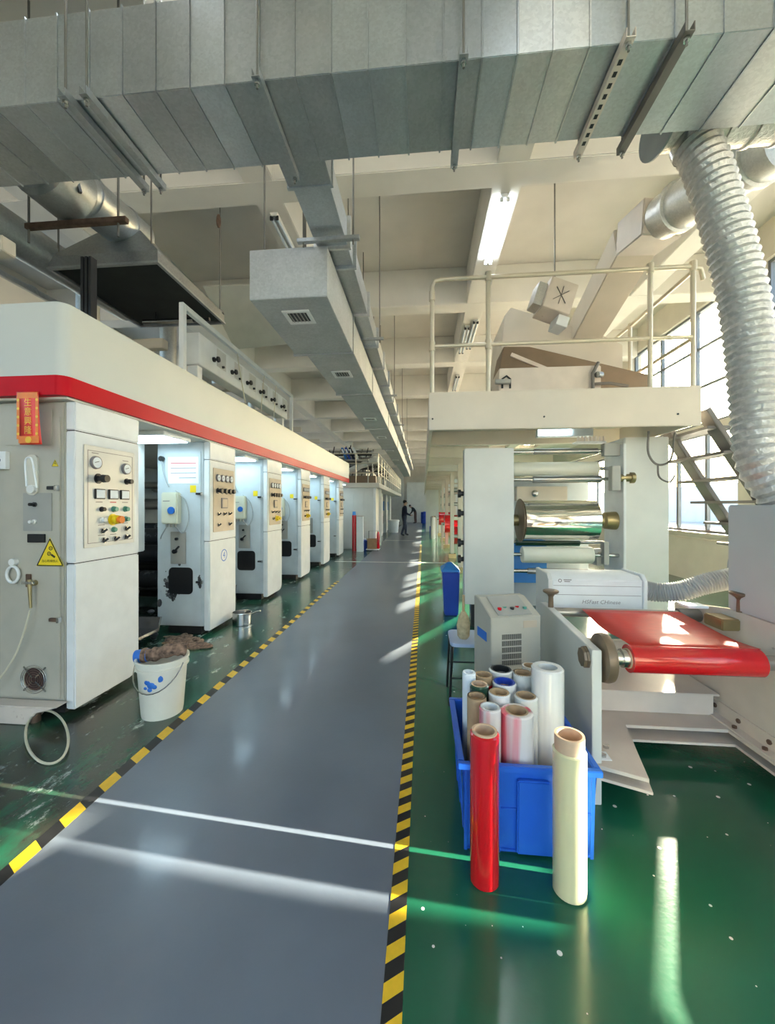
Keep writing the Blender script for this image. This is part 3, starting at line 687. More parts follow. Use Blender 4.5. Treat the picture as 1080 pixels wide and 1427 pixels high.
# canopy with the red stripe
cp = thing('press_canopy', 'long off-white canopy with a red stripe above the printing cabinets', 'machine canopy', (-2.8, 7.3, 2.17))
def cpoly(z, g=0.): 
    r = .07; x1, y0 = XF + .02 + g, 2.37 - g
    return [(-6.2, y0, z)] + [(x1 - r + r * math.sin(a), y0 + r - r * math.cos(a), z) for a in [math.pi / 2 * k / 6 for k in range(7)]] + [(x1, 12.32, z), (-6.2, 12.32, z)]
MB().prism(cpoly(2.315), (0, 0, .485)).build('upper_fascia', M_canopy, cp)
MB().prism(cpoly(2.185, .003), (0, 0, .13)).build('red_stripe', M_red, cp)
box('soffit', (-6.1, 2.42, 2.170), (XF - .005, 12.30, 2.185), M_beam, cp, 0)
for i, Y0 in enumerate(Y0S):
    # working lamp under the canopy, one per bay
    ya, yb2 = Y0 + UW + .42, Y0 + UW + .86
    lp = thing('bay_lamp', 'lit flat lamp under the red-striped canopy, before printing cabinet %s' % ('numbered 4' if i == 0 else ['', 'two', 'three', 'four', 'five', 'six'][i]) if i < 5 else 'lit flat lamp under the canopy past the last printing cabinet', 'lamp', (-2.75, ya, 2.12), 'canopy lamps')
    box('housing', (-3.15, ya, 2.125), (-2.46, yb2, 2.169), M_white, lp, .006)
    box('light_panel', (-3.12, ya + .02, 2.115), (-2.49, yb2 - .02, 2.125), M_led, lp, 0)
    # ink station behind each bay
    s_ = thing('ink_station', 'dark inky roller stack ' + ['between the beige cabinet and number 4', 'just past the cabinet numbered 4', 'past the next cabinet after number 4', 'past the second cabinet after number 4', 'before the last printing cabinet', 'past the last printing cabinet'][i], 'press rollers', (-3.8, Y0 + 1.0, 0), 'ink stations')
    box('back_frame', (-5.2, Y0 + .64, 0), (-5.1, Y0 + 1.55, 2.16), M_grey, s_, .01)
    box('frame_column', (-3.22, Y0 + UW + .86, .95), (-3.07, Y0 + UW + .98, 2.16), M_pale, s_, .01)
    box('lower_frame', (-3.25, Y0 + UW + .05, .06), (-3.12, Y0 + UW + .95, .62), M_ink, s_, .01)
    for (yy, z, r, mm) in ((.75, 1.05, .10, M_ink), (.95, .78, .13, M_dark), (.85, .45, .12, M_ink), (1.2, .30, .10, M_steel), (.85, 1.45, .05, M_roller), (1.25, 1.0, .06, M_roller), (1.15, 1.75, .05, M_roller), (1.35, 1.5, .06, M_roller), (1.5, .93, .05, M_dark), (1.48, .74, .10, M_ink), (1.50, .52, .09, M_dark), (1.5, .36, .05, M_steel), (1.46, .22, .07, M_ink)):
        MB().lathe((-5.1, Y0 + yy, z), (1, 0, 0), [(0, r * .3), (.05, r * .3), (.05, r), (1.80, r), (1.80, r * .3), (2.02, r * .3)], 18).build('roller', mm, s_)
    MB().prism([(-5.1, Y0 + .66, .12), (-5.1, Y0 + 1.45, .12), (-5.1, Y0 + 1.5, .26), (-5.1, Y0 + 1.47, .26), (-5.1, Y0 + 1.43, .15), (-5.1, Y0 + .68, .15), (-5.1, Y0 + .66, .26), (-5.1, Y0 + .64, .26)], (2.3, 0, 0)).build('ink_tray', M_steel, s_)
    for (z, yy) in ((1.72, 1.6), (1.42, 1.6), (1.12, 1.6)): MB().cyl((-3.13, Y0 + yy - .12, z), (-3.13, Y0 + yy - .19, z), .03, seg=12).build('bolt_knob', M_black, s_)
    for q in range(9): MB().sphere((-2.98 + random.uniform(-.10, .10), Y0 + 1.555 + random.uniform(-.10, .02), random.uniform(.05, .45) * (1 if q % 2 else .5)), (random.uniform(.02, .045), .03, random.uniform(.02, .06)), 8).build('ink_clump', M_ink, s_)
# controllers hanging on cabinets
for i, nm in ((1, 'the cabinet numbered 4'), (2, 'the next cabinet past number 4'), (3, 'the second cabinet past number 4')):
    y = Y0S[i] - .014; xx = -2.79
    c_ = thing('controller_box', 'cream plastic controller with a blue dial hung on ' + nm, 'controller', (xx, y, 1.24), 'hung controllers')
    box('case', (xx - .095, y - .09, 1.25), (xx + .095, y - .002, 1.60), M_box, c_, .012)
    MB().cyl((xx + .03, y - .09, 1.40), (xx + .03, y - .102, 1.40), .04, seg=18).build('dial', M_blueprint, c_)
    for q in (-.05, 0, .05): MB().cyl((xx + q, y - .05, 1.25), (xx + q, y - .05, 1.215), .013, seg=10).build('cable_plug', M_grey, c_)
    MB().tube(crom([(xx + .05, y - .05, 1.22), (xx + .14, y - .05, 1.15), (xx + .20, y - .04, 1.30), (xx + .16, y - .03, 1.5), (xx + .04, y - .03, 1.62)], 6), .006, 6).build('cable', M_cableg, c_)
    MB().tube(crom([(xx - .05, y - .05, 1.22), (xx - .12, y - .04, 1.12), (xx - .20, y + .05, 1.06)], 6), .006, 6).build('cable', M_cableg, c_)
    box('caption', (xx - .07, y - .0908, 1.50), (xx + .01, y - .0902, 1.508), M_print, c_, 0)

# valve rack above the canopy
rk = thing('valve_rack', 'white framed rack of six black knobs standing on the press canopy', 'control rack', (-2.5, 5.5, 2.8))
RX = -2.47
for y in (3.86, 7.22): box('rack_post', (RX - .05, y - .03, 2.80), (RX, y + .03, 3.56), M_white, rk, .004)
box('rack_rail', (RX - .05, 3.89, 3.50), (RX, 7.19, 3.56), M_white, rk, .004)
cs = box('panel_case', (RX - .24, 4.22, 3.06), (RX - .06, 7.1, 3.42), M_white, rk, .006)
for y in (4.3, 7.0): box('case_leg', (RX - .22, y - .05, 2.80), (RX - .10, y + .05, 3.06), M_white, rk, .004)
for q in range(6):
    y = 4.62 + q * .45; x = RX - .06
    box('valve_plate', (x, y - .02, 3.17), (x + .003, y + .20, 3.39), M_panel, cs, .001)
    k = MB().lathe((x, y - .1, 3.22), (1, 0, 0), [(0, .03), (.02, .03), (.025, .016), (.05, .016), (.055, .036), (.075, .032)], 12).build('valve_knob', M_black, rk)
    MB().lathe((x, y + .11, 3.20), (1, 0, 0), [(0, .016), (.03, .014)], 10).build('small_knob', M_black, rk)
for yy, sh in ((5.05, .30), (5.95, -.12), (6.45, -.1)):
    MB().tube(crom([(RX - .02, yy, 3.50), (RX - .03, yy + sh * .3, 3.30), (RX - .03, yy + sh, 2.81)], 6), .006, 6).build('string', M_cable, rk)

# drying hood with its pipes
hd = thing('exhaust_hood', 'dull galvanized exhaust hood with a black inside above the first press', 'exhaust hood', (-3.05, 4.1, 3.75))
hx0, hx1, hy0, hy1, hz = -3.62, -2.50, 3.48, 4.72, 3.75
m = MB()
lo = [(hx0, hy0, hz), (hx1, hy0, hz), (hx1, hy1, hz), (hx0, hy1, hz)]; mi = [(p[0], p[1], hz + .12) for p in lo]
tp = [(-3.25, 3.62, hz + .42), (-2.78, 3.62, hz + .42), (-2.78, 4.1, hz + .42), (-3.25, 4.1, hz + .42)]
m.rings([lo, mi, tp], cap=False); m._faces(tp, [(0, 1, 2, 3)]); sh = m.build('hood_shell', M_hood, hd, 0, False); sm = sh.modifiers.new('s', 'SOLIDIFY'); sm.thickness = .004; sm.offset = -1
box('hood_slab', (hx0 + .03, hy0 + .03, hz + .02), (hx1 - .03, hy1 - .03, hz + .10), M_hoodin, hd, 0)  # near-black slab filling the hood just above its rim
m = MB(); m.box((hx0 - .012, hy0 - .012, hz - .006), (hx1 + .012, hy0 + .02, hz + .014)).box((hx0 - .012, hy1 - .02, hz - .006), (hx1 + .012, hy1 + .012, hz + .014)).box((hx0 - .012, hy0 + .02, hz - .006), (hx0 + .02, hy1 - .02, hz + .014)).box((hx1 - .02, hy0 + .02, hz - .006), (hx1 + .012, hy1 - .02, hz + .014)); m.build('hood_rim', M_galv2, hd, 0)
for x, y in ((hx0 + .05, hy0 + .05), (hx1 - .1, hy0 + .05), (hx1 - .04, hy1 - .03)):
    MB().cyl((x, y, hz + .1), (x, y, ZC), .008, seg=8).build('suspension_rod', M_rod, hd)
    box('rod_clip', (x - .04, y - .03, hz + .10), (x + .04, y + .03, hz + .15), M_steel, hd, .004)
MB().sphere((hx1 - .04, hy1 - .06, hz + 1.25), (.03, .03, .09), 10).build('cable_bundle', M_rust, hd)
def duct_pipe(name, label, p, q, r, m, rings=(.3, .7), cat='duct pipe', flap=False):
    p, q = Vector(p), Vector(q); d = (q - p); L = d.length; d.normalize()
    t = thing(name, label, cat, p)
    MB().cyl(p, q, r, seg=28).build('pipe', m, t)
    for f in rings: MB().lathe(p + d * (L * f - .015), d, [(0, r), (.004, r + .012), (.026, r + .012), (.03, r)], 28).build('joint_band', m, t)
    return t
pp = duct_pipe('round_duct', 'shiny spiral duct pipe leading from the wide duct to the exhaust hood', (-2.98, 2.40, 4.12), (-2.98, 3.84, 4.24), .19, M_galv, (.3, .55, .85))
MB().lathe((-2.98, 2.75, 4.10), (0, 1, 0), [(0, .20), (.03, .235), (.32, .235), (.36, .2)], 28).build('damper_sleeve', M_galv2, pp)
MB().bar((-2.80, 2.86, 4.28), (-2.76, 2.92, 3.98), .03, .02).build('damper_strap', M_black, pp)
duct_pipe('round_duct', 'dark round duct pipe left of the exhaust hood', (-3.75, 2.40, 3.92), (-3.72, 4.6, 3.95), .17, M_galv2, (.25, .75))
duct_pipe('round_duct', 'lower round duct pipe beside the dark one above the canopy', (-4.0, 2.40, 3.52), (-3.98, 4.8, 3.55), .14, M_galv2, (.5,))
hb = thing('pipe_hanger', 'rusty steel bar on two rods carrying the spiral duct pipe', 'hanger', (-2.9, 3.05, 3.85))
MB().bar((-3.38, 3.05, 3.835), (-2.46, 3.05, 3.835), .045, .045).build('hanger_bar', M_rust, hb, .003)
for x in (-3.36, -2.54): MB().cyl((x, 3.05, 3.70), (x, 3.05, ZC), .009, seg=8).build('hanger_rod', M_rod, hb)
bp = thing('slotted_post', 'black slotted aluminium post standing on the canopy below the hood', 'post', (-2.72, 3.0, 2.8))
m = MB(); 
for dx in (-.035, 0, .035): m.box((-2.76 + dx - .011, 2.97, 2.80), (-2.76 + dx + .011, 3.03, 3.50))
m.box((-2.79, 2.985, 2.80), (-2.73, 3.015, 3.50)); m.build('post_profile', M_black, bp, 0)
sb = thing('light_bar', 'steel tube bar fixed across under the exhaust hood', 'bar', (-2.7, 4.5, 3.5))
MB().cyl((-3.35, 4.42, 3.66), (-2.72, 4.42, 3.66), .03, seg=14).build('bar_tube', M_steel, sb); MB().cyl((-2.72, 4.42, 3.66), (-2.52, 4.42, 3.66), .022, seg=12).build('bar_end', M_black, sb)
MB().cyl((-3.2, 4.42, 3.66), (-3.2, 4.42, 3.80), .01, seg=8).build('bar_bracket', M_black, sb); MB().cyl((-2.8, 4.42, 3.66), (-2.8, 4.42, 3.80), .01, seg=8).build('bar_bracket', M_black, sb)
# dryer boxes and beams on the press top
for i, (Y0, lab) in enumerate(zip(Y0S, ('first', 'second', 'third', 'fourth', 'fifth', 'last'))):
    d_ = thing('dryer_box', 'cream drying box on top of the press, %s along the canopy' % lab, 'dryer', (-4.2, Y0 + .5, 2.8), 'drying boxes')
    box('dryer_body', (-5.4, Y0 + .1, 2.8), (-3.3, Y0 + 1.15, 3.25), M_cream, d_, .01)
    box('dryer_beam', (-5.4, Y0 + .02, 3.25), (-2.95, Y0 + .12, 3.36), M_cream, d_, .006)
    box('dryer_lid', (-5.3, Y0 + .2, 3.25), (-3.4, Y0 + 1.05, 3.32), M_grey, d_, .006)
    MB().cyl((-3.3, Y0 + .6, 3.0), (-3.2, Y0 + .6, 3.0), .06, seg=14).build('dryer_handle', M_black, d_)
    MB().cyl((-4.4, Y0 + .6, 3.32), (-4.4, Y0 + .6, 4.6), .13, seg=20).build('dryer_pipe', M_galv2, d_)
tag(MB().prism([(-3.3, 5.6, 4.75), (-2.1, 5.9, 4.9), (-2.1, 6.9, 4.4), (-3.3, 6.6, 4.2)], (.0, .02, .03)).build('plastic_sheet', M_film), 'crumpled translucent plastic sheet hung below the ceiling', 'plastic sheet')

# ================================================================== coating line on the right: platform, railing, stair
PYF, PX0, PX1 = 4.30, .06, 2.85
pf = thing('machine_platform', 'cream steel platform with pipe railing above the coating rollers', 'platform', (1.45, 4.3, 2.28))
fa = box('front_fascia', (PX0, PYF, 2.28), (PX1, PYF + .04, 2.69), M_cream, pf, .006)
for x in (PX0 + .04, 1.28, 2.62): MB().cyl((x, PYF, 2.40), (x, PYF - .006, 2.40), .010, seg=8).build('screw', M_dark, fa)
box('side_fascia', (PX0, PYF + .04, 2.28), (PX0 + .04, 29.0, 2.69), M_cream, pf, .004)
box('side_fascia', (PX1 - .04, PYF + .04, 2.30), (PX1, 29.0, 2.69), M_cream, pf, .004)
box('deck', (PX0 + .04, PYF + .04, 2.56), (PX1 - .04, 6.9, 2.62), M_cream, pf, 0)
box('deck', (PX0 + .04, 7.75, 2.56), (PX1 - .04, 29.0, 2.62), M_cream, pf, 0)
box('deck', (PX0 + .04, 6.9, 2.56), (1.25, 7.75, 2.62), M_cream, pf, 0); box('deck', (2.12, 6.9, 2.56), (PX1 - .04, 7.75, 2.62), M_cream, pf, 0); box('deck', (1.58, 6.9, 2.56), (1.74, 7.75, 2.62), M_cream, pf, 0)
y = 5.9
while y < 29: box('cross_rib', (PX0 + .04, y, 2.36), (PX1 - .04 if abs(y - 7.35) > .2 else 1.2, y + .1, 2.56), M_cream, pf, .004); y += 1.45
MB().tube([(PX0 + .15, PYF + .02, 3.93), (PX0 + .06, PYF + .02, 3.915), (PX0 + .035, PYF + .02, 3.86), (PX0 + .035, PYF + .02, 2.69)], .024, 12).build('railing_post', M_rail, pf)
for x in (.70, 2.36, 2.78): MB().cyl((x, PYF + .02, 2.69), (x, PYF + .02, 3.93), .024, seg=12).build('railing_post', M_rail, pf)
MB().tube([(PX0 + .14, PYF + .02, 3.93), (2.70, PYF + .02, 3.93), (2.86, PYF + .03, 3.91), (2.93, PYF + .10, 3.84)], .023, 12).build('rail', M_rail, pf)
MB().cyl((PX0 + .035, PYF + .02, 3.20), (2.78, PYF + .02, 3.20), .021, seg=12).build('rail', M_rail, pf)
for x, z in ((PX0 + .035, 3.20), (.70, 3.20), (.70, 3.93), (2.36, 3.93), (2.78, 3.93), (PX0 + .035, 3.75)): MB().cyl((x, PYF + .02, z - .05), (x, PYF + .02, z + .05), .033, seg=12).build('pipe_clamp', M_rail, pf)
for y in (5.6, 6.8): MB().cyl((2.80, y, 2.69), (2.80, y, 3.93), .024, seg=10).build('railing_post', M_rail, pf)
for z in (3.9, 3.20): MB().cyl((2.80, PYF + .05, z), (2.80, 6.8, z), .021, seg=10).build('rail', M_rail, pf)
st = thing('steel_stair', 'dark steel stair with open treads leading up to the platform by the window', 'stair', (3.6, 4.8, 0))
s0, s1 = Vector((2.90, 0, 2.45)), Vector((4.36, 0, .05))
for y in (4.36, 5.05): MB().bar((s0.x, y, s0.z), (s1.x, y, s1.z), .05, .17, (0, 1, 0)).build('stringer', M_stair, st, .004)
for s in st.children: pass
for k in range(9):
    f = (k + .75) / 9.4; c = s0.lerp(s1, f); box('tread', (c.x - .11, 4.30, c.z - .015), (c.x + .11, 5.30, c.z + .015), M_stair, st, .004)
# bulky things on the platform
hd = thing('oven_hood', 'cream oven hood with brown gable standing on the coating platform', 'oven', (1.8, 5.6, 2.62))
def pxpoly(pts, Y): return [PY(x, y, Y) for x, y in pts]
def clampz(P): return [Vector((p.x, p.y, max(p.z, 2.622))) for p in P]
MB().prism(clampz(pxpoly([(684, 590), (690, 545), (702, 483), (738, 483), (905, 522), (905, 590)], 5.3)), (0, .5, 0)).build('gable', M_brownhood, hd, .006)
MB().bar(PY(712, 494, 5.29), PY(775, 520, 5.29), .03, .05).build('gable_rib', M_cream2, hd, .004)
MB().prism(clampz(pxpoly([(690, 590), (703, 440), (712, 428), (838, 466), (868, 480), (868, 590)], 5.85)), (0, .95, 0)).build('hood_body', M_cream, hd, .01)
b0, b1 = PY(692, 545, 4.9), PY(830, 515, 4.9)
box('roller_box', (b0.x, 4.75, 2.622), (b1.x, 5.25, b1.z), M_cream2, hd, .01)
MB().tube([PY(700, 541, 4.74), PY(700, 528, 4.74), PY(706, 524, 4.74), PY(711, 528, 4.74), PY(711, 541, 4.74)], .012, 8).build('box_handle', M_dark, hd)
MB().cyl(PY(690, 532, 4.72), PY(711, 532, 4.72), .03, seg=12).build('box_motor', M_grey, hd)
fn = thing('fan_box', 'square sheet metal fan box with a crossed front hung above the platform', 'fan')
box('fan_case', (-.17, -.16, -.19), (.17, .16, .19), M_cream2, fn, .006)
for a in (45, 90, 135): 
    d = Vector((math.cos(math.radians(a)), 0, math.sin(math.radians(a)))) * .11; MB().bar(Vector((0, -.163, 0)) - d, Vector((0, -.163, 0)) + d, .006, .012, (0, 1, 0)).build('fan_cross', M_stair, fn, 0)
box('fan_inlet', (-.28, -.10, -.16), (-.17, .1, .12), M_galv3, fn, .004); box('fan_outlet', (.06, -.12, -.32), (.2, .1, -.19), M_white, fn, .004)
fn_loc = PY(773, 421, 5.0)
from mathutils import Euler
_up = Euler((0, math.radians(18), math.radians(8))).to_matrix().inverted() @ Vector((0, 0, ZC - fn_loc.z)); MB().cyl(_up * .1, _up, .01, seg=8).build('fan_rod', M_rod, fn)
fn.location = fn_loc; fn.rotation_euler = (0, math.radians(18), math.radians(8))
wb = thing('window_rail_gear', 'small dark winding bracket on the far end of the platform', 'bracket', PY(826, 545, 4.7))
MB().tube([PY(826, 546, 4.7), PY(826, 520, 4.7), PY(834, 505, 4.7)], .02, 8).build('bracket_arm', M_stair, wb); MB().tube([PY(828, 535, 4.7), PY(850, 534, 4.7), PY(875, 538, 4.7)], .018, 8).build('bracket_bar', M_stair, wb); MB().cyl(PY(832, 522, 4.68), PY(838, 522, 4.72), .035, seg=10).build('bracket_hub', M_steel, wb)

# ---- coating machine body
cm = thing('coating_machine', 'white coating machine with chrome drum and cream rollers under the platform', 'machine', (1.6, 5.3, 0))
LX0, LX1, RX0, RX1 = .49, 1.07, 2.33, 2.86
box('side_frame', (LX0, 4.75, .27), (LX1, 4.95, 2.14), M_pale, cm, .01)
box('side_frame', (RX0 + .03, 4.85, .0), (RX1, 5.3, 2.26), M_pale, cm, .01)
box('frame_edge', (RX0 - .0, 4.80, .35), (RX0 + .03, 5.3, 2.18), M_white, cm, .006)
box('frame_strip', (RX1, 4.9, .6), (RX1 + .025, 5.0, 2.2), M_stair, cm, .004)
for x in (LX0 + .08, LX1 - .18): box('machine_foot', (x, 4.77, 0), (x + .12, 4.93, .27), M_dark, cm, .006)
box('back_panel', (LX1, 5.85, .0), (RX0 + .03, 5.93, 1.86), mat('bluish_panel', (.42, .47, .50), .4, 0, .05, 3), cm, .004)
box('blue_guard', (LX1 + .0, 5.75, .35), (1.75, 5.78, .95), M_bsheet, cm, .004)
def roller(z, r, x0, x1, m, y=4.95, rs=.022, a=LX1, b=RX0, sm=None):
    o = MB().lathe((x0, y, z), (1, 0, 0), [(0, r * .55), (0, r * .94), (.008, r), (x1 - x0 - .008, r), (x1 - x0, r * .94), (x1 - x0, r * .55)], 36).build('roller', m, cm)
    MB().cyl((a, y, z), (x0, y, z), rs, seg=12).build('roller_shaft', sm or M_steel, o); MB().cyl((x1, y, z), (b, y, z), rs, seg=12).build('roller_shaft', sm or M_steel, o); return o
roller(2.115, .037, 1.35, 2.10, M_roller); roller(1.915, .088, LX1 + .02, 2.16, M_croller, 5.1); roller(1.775, .045, 1.34, 2.14, M_roller)
d = roller(1.27, .25, 1.21, 2.08, M_chrome, 5.0, .07, sm=M_brass); MB().lathe((2.18, 5.0, 1.27), (1, 0, 0), [(0, .075), (.02, .10), (.13, .11), (.15, .11)], 20).build('bearing', M_brass, d)
MB().lathe((1.17, 5.0, 1.27), (1, 0, 0), [(0, .20), (.02, .27), (.03, .27), (.045, .2)], 32).build('drum_flange', M_bronze, d)
roller(.855, .10, 1.20, 2.02, M_croller, 4.92); roller(.665, .035, 1.25, 1.95, M_roller, 4.85); roller(.98, .05, 1.2, 2.0, M_gfilm, 5.25)
br = box('roller_bracket', (2.20, 4.80, 1.63), (2.30, 4.90, 1.92), M_grey, cm, .006)
MB().cyl((2.30, 4.84, 1.78), (2.42, 4.84, 1.78), .045, seg=14).build('bracket_nut', M_brass, br); MB().cyl((2.42, 4.84, 1.78), (2.46, 4.84, 1.78), .065, seg=14).build('bracket_wheel', M_brass, br)
box('roller_bracket', (2.15, 4.88, 2.05), (2.38, 4.98, 2.2), M_grey, cm, .006)
box('cross_member', (1.30, 5.6, 1.52), (1.98, 5.75, 1.72), M_cream, cm, .006)
MB().sphere((1.53, 5.55, 1.62), .05, 12).build('pressure_knob', M_steel, cm)
mc = MB(); 
for q in range(9): mc.box((1.98 + random.uniform(0, .2), 4.85 + random.uniform(0, .15), .72 + random.uniform(0, .25)), (2.04 + random.uniform(.02, .25), 4.95 + random.uniform(0, .2), .80 + random.uniform(.02, .3)))
mc.build('doctor_blade_holder', M_grey, cm, .004)
ld = box('machine_lamp', (1.50, 5.3, 2.36), (2.2, 5.42, 2.46), M_white, cm, .006); box('lamp_face', (1.50, 5.285, 2.375), (1.92, 5.299, 2.445), M_led, ld, 0)
ty = box('cable_tray', (1.86, 4.98, 2.22), (2.22, 5.10, 2.24), M_white, cm, .003)
for q in range(8): box('tray_rung', (1.88 + q * .043, 4.975, 2.24), (1.90 + q * .043, 5.0, 2.30), M_cream2, ty, 0)
MB().tube(crom([(1.2, 5.1, 2.02), (1.28, 5.08, 1.95), (1.38, 5.08, 1.96), (1.45, 5.1, 2.03)], 5), .008, 6).build('loop_cable', M_cable, cm)
for z in (1.60, 1.36, 1.0, .80): MB().lathe((LX0, 4.85, z), (-1, 0, 0), [(0, .03), (.03, .03), (.035, .05), (.07, .05)], 14).build('side_knob', M_dark, cm)
MB().tube(crom([(2.55, 4.7, 2.3), (2.56, 4.72, 2.05), (2.66, 4.72, 1.92), (2.80, 4.72, 1.98), (2.84, 4.72, 2.28)], 6), .012, 6).build('hanging_cable', M_stair, cm)
MB().tube(crom([(2.66, 4.72, 1.93), (2.67, 4.71, 1.78), (2.78, 4.71, 1.72), (2.84, 4.71, 1.8)], 6), .010, 6).build('hanging_cable', M_stair, cm)

# ================================================================== upper right ducts and hoses
sp = duct_pipe('spiral_duct', 'foil covered round duct with a flat end behind the wide duct', (1.50, 2.63, 3.87), (4.9, 2.63, 3.87), .145, M_foil, (.05, .11, .16, .21, .27, .32, .38), 'duct pipe')
MB().lathe((1.485, 2.63, 3.87), (1, .12, 0), [(0, .185), (.012, .185)], 30).build('end_cap', mat('end_cap_sheet', (.30, .33, .34), .5, .5, .08, 5), sp)
def corrugated(name, label, ctrl, r, m, pitch, depth=.12, cat='hose'):
    pts = resample(crom(ctrl, 24), pitch / 4); rr = [r * (1 + depth * (-.5 if i % 4 == 0 else (.5 if i % 4 == 2 else 0))) for i in range(len(pts))]
    h = thing(name, label, cat, pts[-1]); MB().tube(pts, rr, 22).build('corrugated_tube', m, h)
    d0 = (pts[1] - pts[0]).normalized(); MB().lathe(pts[0] - d0 * .02, d0, [(0, r * 1.1), (.05, r * 1.1)], 22, False).build('hose_clamp', M_steel, h); return h
corrugated('foil_hose', 'wide crinkled foil hose dropping from the spiral duct to the grey cabinet', [(1.70, 2.63, 3.74), PY(985, 235, 2.6), PY(1012, 320, 2.56), PY(1038, 430, 2.52), PY(1053, 560, 2.46), PY(1062, 640, 2.40), (2.02, 2.36, 1.47)], .118, M_foil, .05)
td = thing('exhaust_pipe', 'large round exhaust pipe slanting from the wall towards the oven hood', 'duct pipe', PY(1000, 250, 3.5))
A, B = PY(1100, 190, 3.0), PY(925, 302, 4.05)
MB().cyl(A, B, .20, seg=28).build('pipe', M_galv3, td)
for f in (.15, .45, .8): 
    c = A.lerp(B, f); MB().lathe(c, (B - A), [(0, .20), (.01, .225), (.05, .225), (.06, .20)], 28).build('joint_band', M_galv3, td)
MB().bar(B, PY(885, 335, 4.45), .42, .34).build('square_transition', M_cream2, td, .01)
MB().bar(PY(885, 335, 4.45), PY(815, 462, 5.9), .40, .34).build('square_pipe', M_cream, td, .01)
MB().cyl(A.lerp(B, .5), Vector((A.lerp(B, .5).x, A.lerp(B, .5).y, ZC)), .012, seg=8).build('pipe_rod', M_rod, td)

# ================================================================== unwinding stand in the right foreground
BZ = .175
us = thing('unwind_stand', 'cream unwinding stand holding the roll of red film', 'machine', (1.3, 2.5, 0))
base = [PZ(831, 1066, BZ), PZ(905, 1086, BZ), PZ(872, 1010, BZ), PZ(1015, 1017, BZ), PZ(1100, 1077, BZ)]
base = [Vector((p.x, p.y, BZ)) for p in base]; E = base[-1]
poly = base + [Vector((2.7, E.y, BZ)), Vector((2.7, 3.3, BZ)), Vector((.80, 3.3, BZ))]
MB().prism(poly, (0, 0, -.018)).build('base_plate', M_cream2, us, .002, False)
lowp = [Vector((p.x + (.012 if i < 3 else .0), p.y + (-.01 if i < 2 else -.05), BZ - .055)) for i, p in enumerate(base)] + [Vector((2.7, E.y - .05, BZ - .055)), Vector((2.7, 3.3, BZ - .055)), Vector((.82, 3.3, BZ - .055))]
MB().prism(lowp, (0, 0, -.014)).build('lower_plate', M_cream2, us, .002, False)
for a, b in (((.81, 1.98), (.86, 2.03)), ((.81, 3.2), (.86, 3.25)), ((2.6, 3.2), (2.65, 3.25)), ((2.2, 2.4), (2.26, 2.46))): box('leg', (a[0], a[1], 0), (b[0], b[1], BZ - .018), M_pale, us, .003)
box('inner_rail', (1.10, 2.46, .06), (1.80, 2.50, .105), M_cream, us, .004)
MB().prism([(.832, 2.02, BZ), (.832, 2.88, BZ), (.832, 2.88, .765), (.832, 2.72, .765), (.832, 2.02, .735)], (.046, 0, 0)).build('side_plate', M_pale, us, .003, False)
rp = MB().prism([(1.80, 1.5, BZ), (1.80, 3.0, BZ), (1.80, 3.0, .76), (1.80, 2.5, .84), (1.80, 1.5, .84)], (.05, 0, 0)).build('side_plate', M_cream2, us, .003, False)
lb = MB().prism([(1.74, 1.6, BZ), (1.80, 1.6, BZ), (1.80, 1.6, .26), (1.79, 1.6, .26), (1.79, 1.6, BZ + .01), (1.74, 1.6, BZ + .01)], (0, 1.05, 0)).build('angle_bracket', M_cream2, us, 0, False)
for y in (1.75, 2.0, 2.2, 2.4, 2.58): 
    MB().cyl((1.79, y, .225), (1.78, y, .225), .013, seg=6).build('bolt', M_rust, lb); MB().cyl((1.765, y, BZ + .01), (1.765, y, BZ + .022), .013, seg=6).build('bolt', M_rust, lb)
for x, y in ((.91, 2.08), (.96, 2.16)): MB().cyl((x, y, BZ), (x, y, BZ + .014), .016, seg=6).build('bolt', M_steel, us)
box('washer_plate', (.885, 2.05, BZ), (.94, 2.12, BZ + .003), M_paper, us, 0)
box('step_box', (.95, 2.55, BZ), (1.76, 3.25, BZ + .125), M_cream2, us, .005)
box('step_cap', (.93, 2.53, BZ + .125), (1.78, 3.25, BZ + .137), M_cream2, us, .003)
SH = Vector((.832, 2.09, .676))
MB().lathe(SH, (-1, 0, 0), [(0, .056), (.012, .056), (.014, .05), (.026, .048)], 8).build('shaft_nut', M_bronze, us)
MB().lathe((.885, SH.y, SH.z), (1, 0, 0), [(0, .05), (.01, .118), (.035, .122), (.052, .118), (.055, .05)], 36).build('brake_disc', M_bronze, us)
MB().cyl((.93, SH.y, SH.z), (1.83, SH.y, SH.z), .036, seg=20).build('shaft', M_steel, us)
MB().cyl((1.0, SH.y, SH.z), (1.03, SH.y, SH.z), .046, seg=20).build('shaft_collar', M_steel, us)
fr = thing('red_film_roll', 'horizontal roll of red film on the shaft of the unwinding stand', 'film roll', (1.35, SH.y, SH.z - .07))
MB().pipe((1.035, SH.y, SH.z), (1.645, SH.y, SH.z), .069, .040, 32).build('wound_film', M_redfilm, fr)
MB().pipe((1.028, SH.y, SH.z), (1.652, SH.y, SH.z), .049, .037, 24).build('core', M_kraft2, fr)
wy = 2.70; n = 10; m = MB(); rows = []
for k in range(n + 1):
    f = k / n; y = SH.y - .005 + (wy - SH.y) * f; z = SH.z + .0695 + (.765 - SH.z - .0695) * f - .018 * math.sin(f * math.pi)
    rows.append([(1.045 + .0 * f, y, z + .004 * math.sin(9 * f)), (1.25, y, z), (1.45, y, z), (1.655, y, z - .004 * math.sin(7 * f))])
for a, b in zip(rows, rows[1:]):
    for q in range(3): m._faces([a[q], a[q + 1], b[q + 1], b[q]], [(0, 1, 2, 3)])
bmesh.ops.remove_doubles(m.bm, verts=m.bm.verts[:], dist=1e-5)
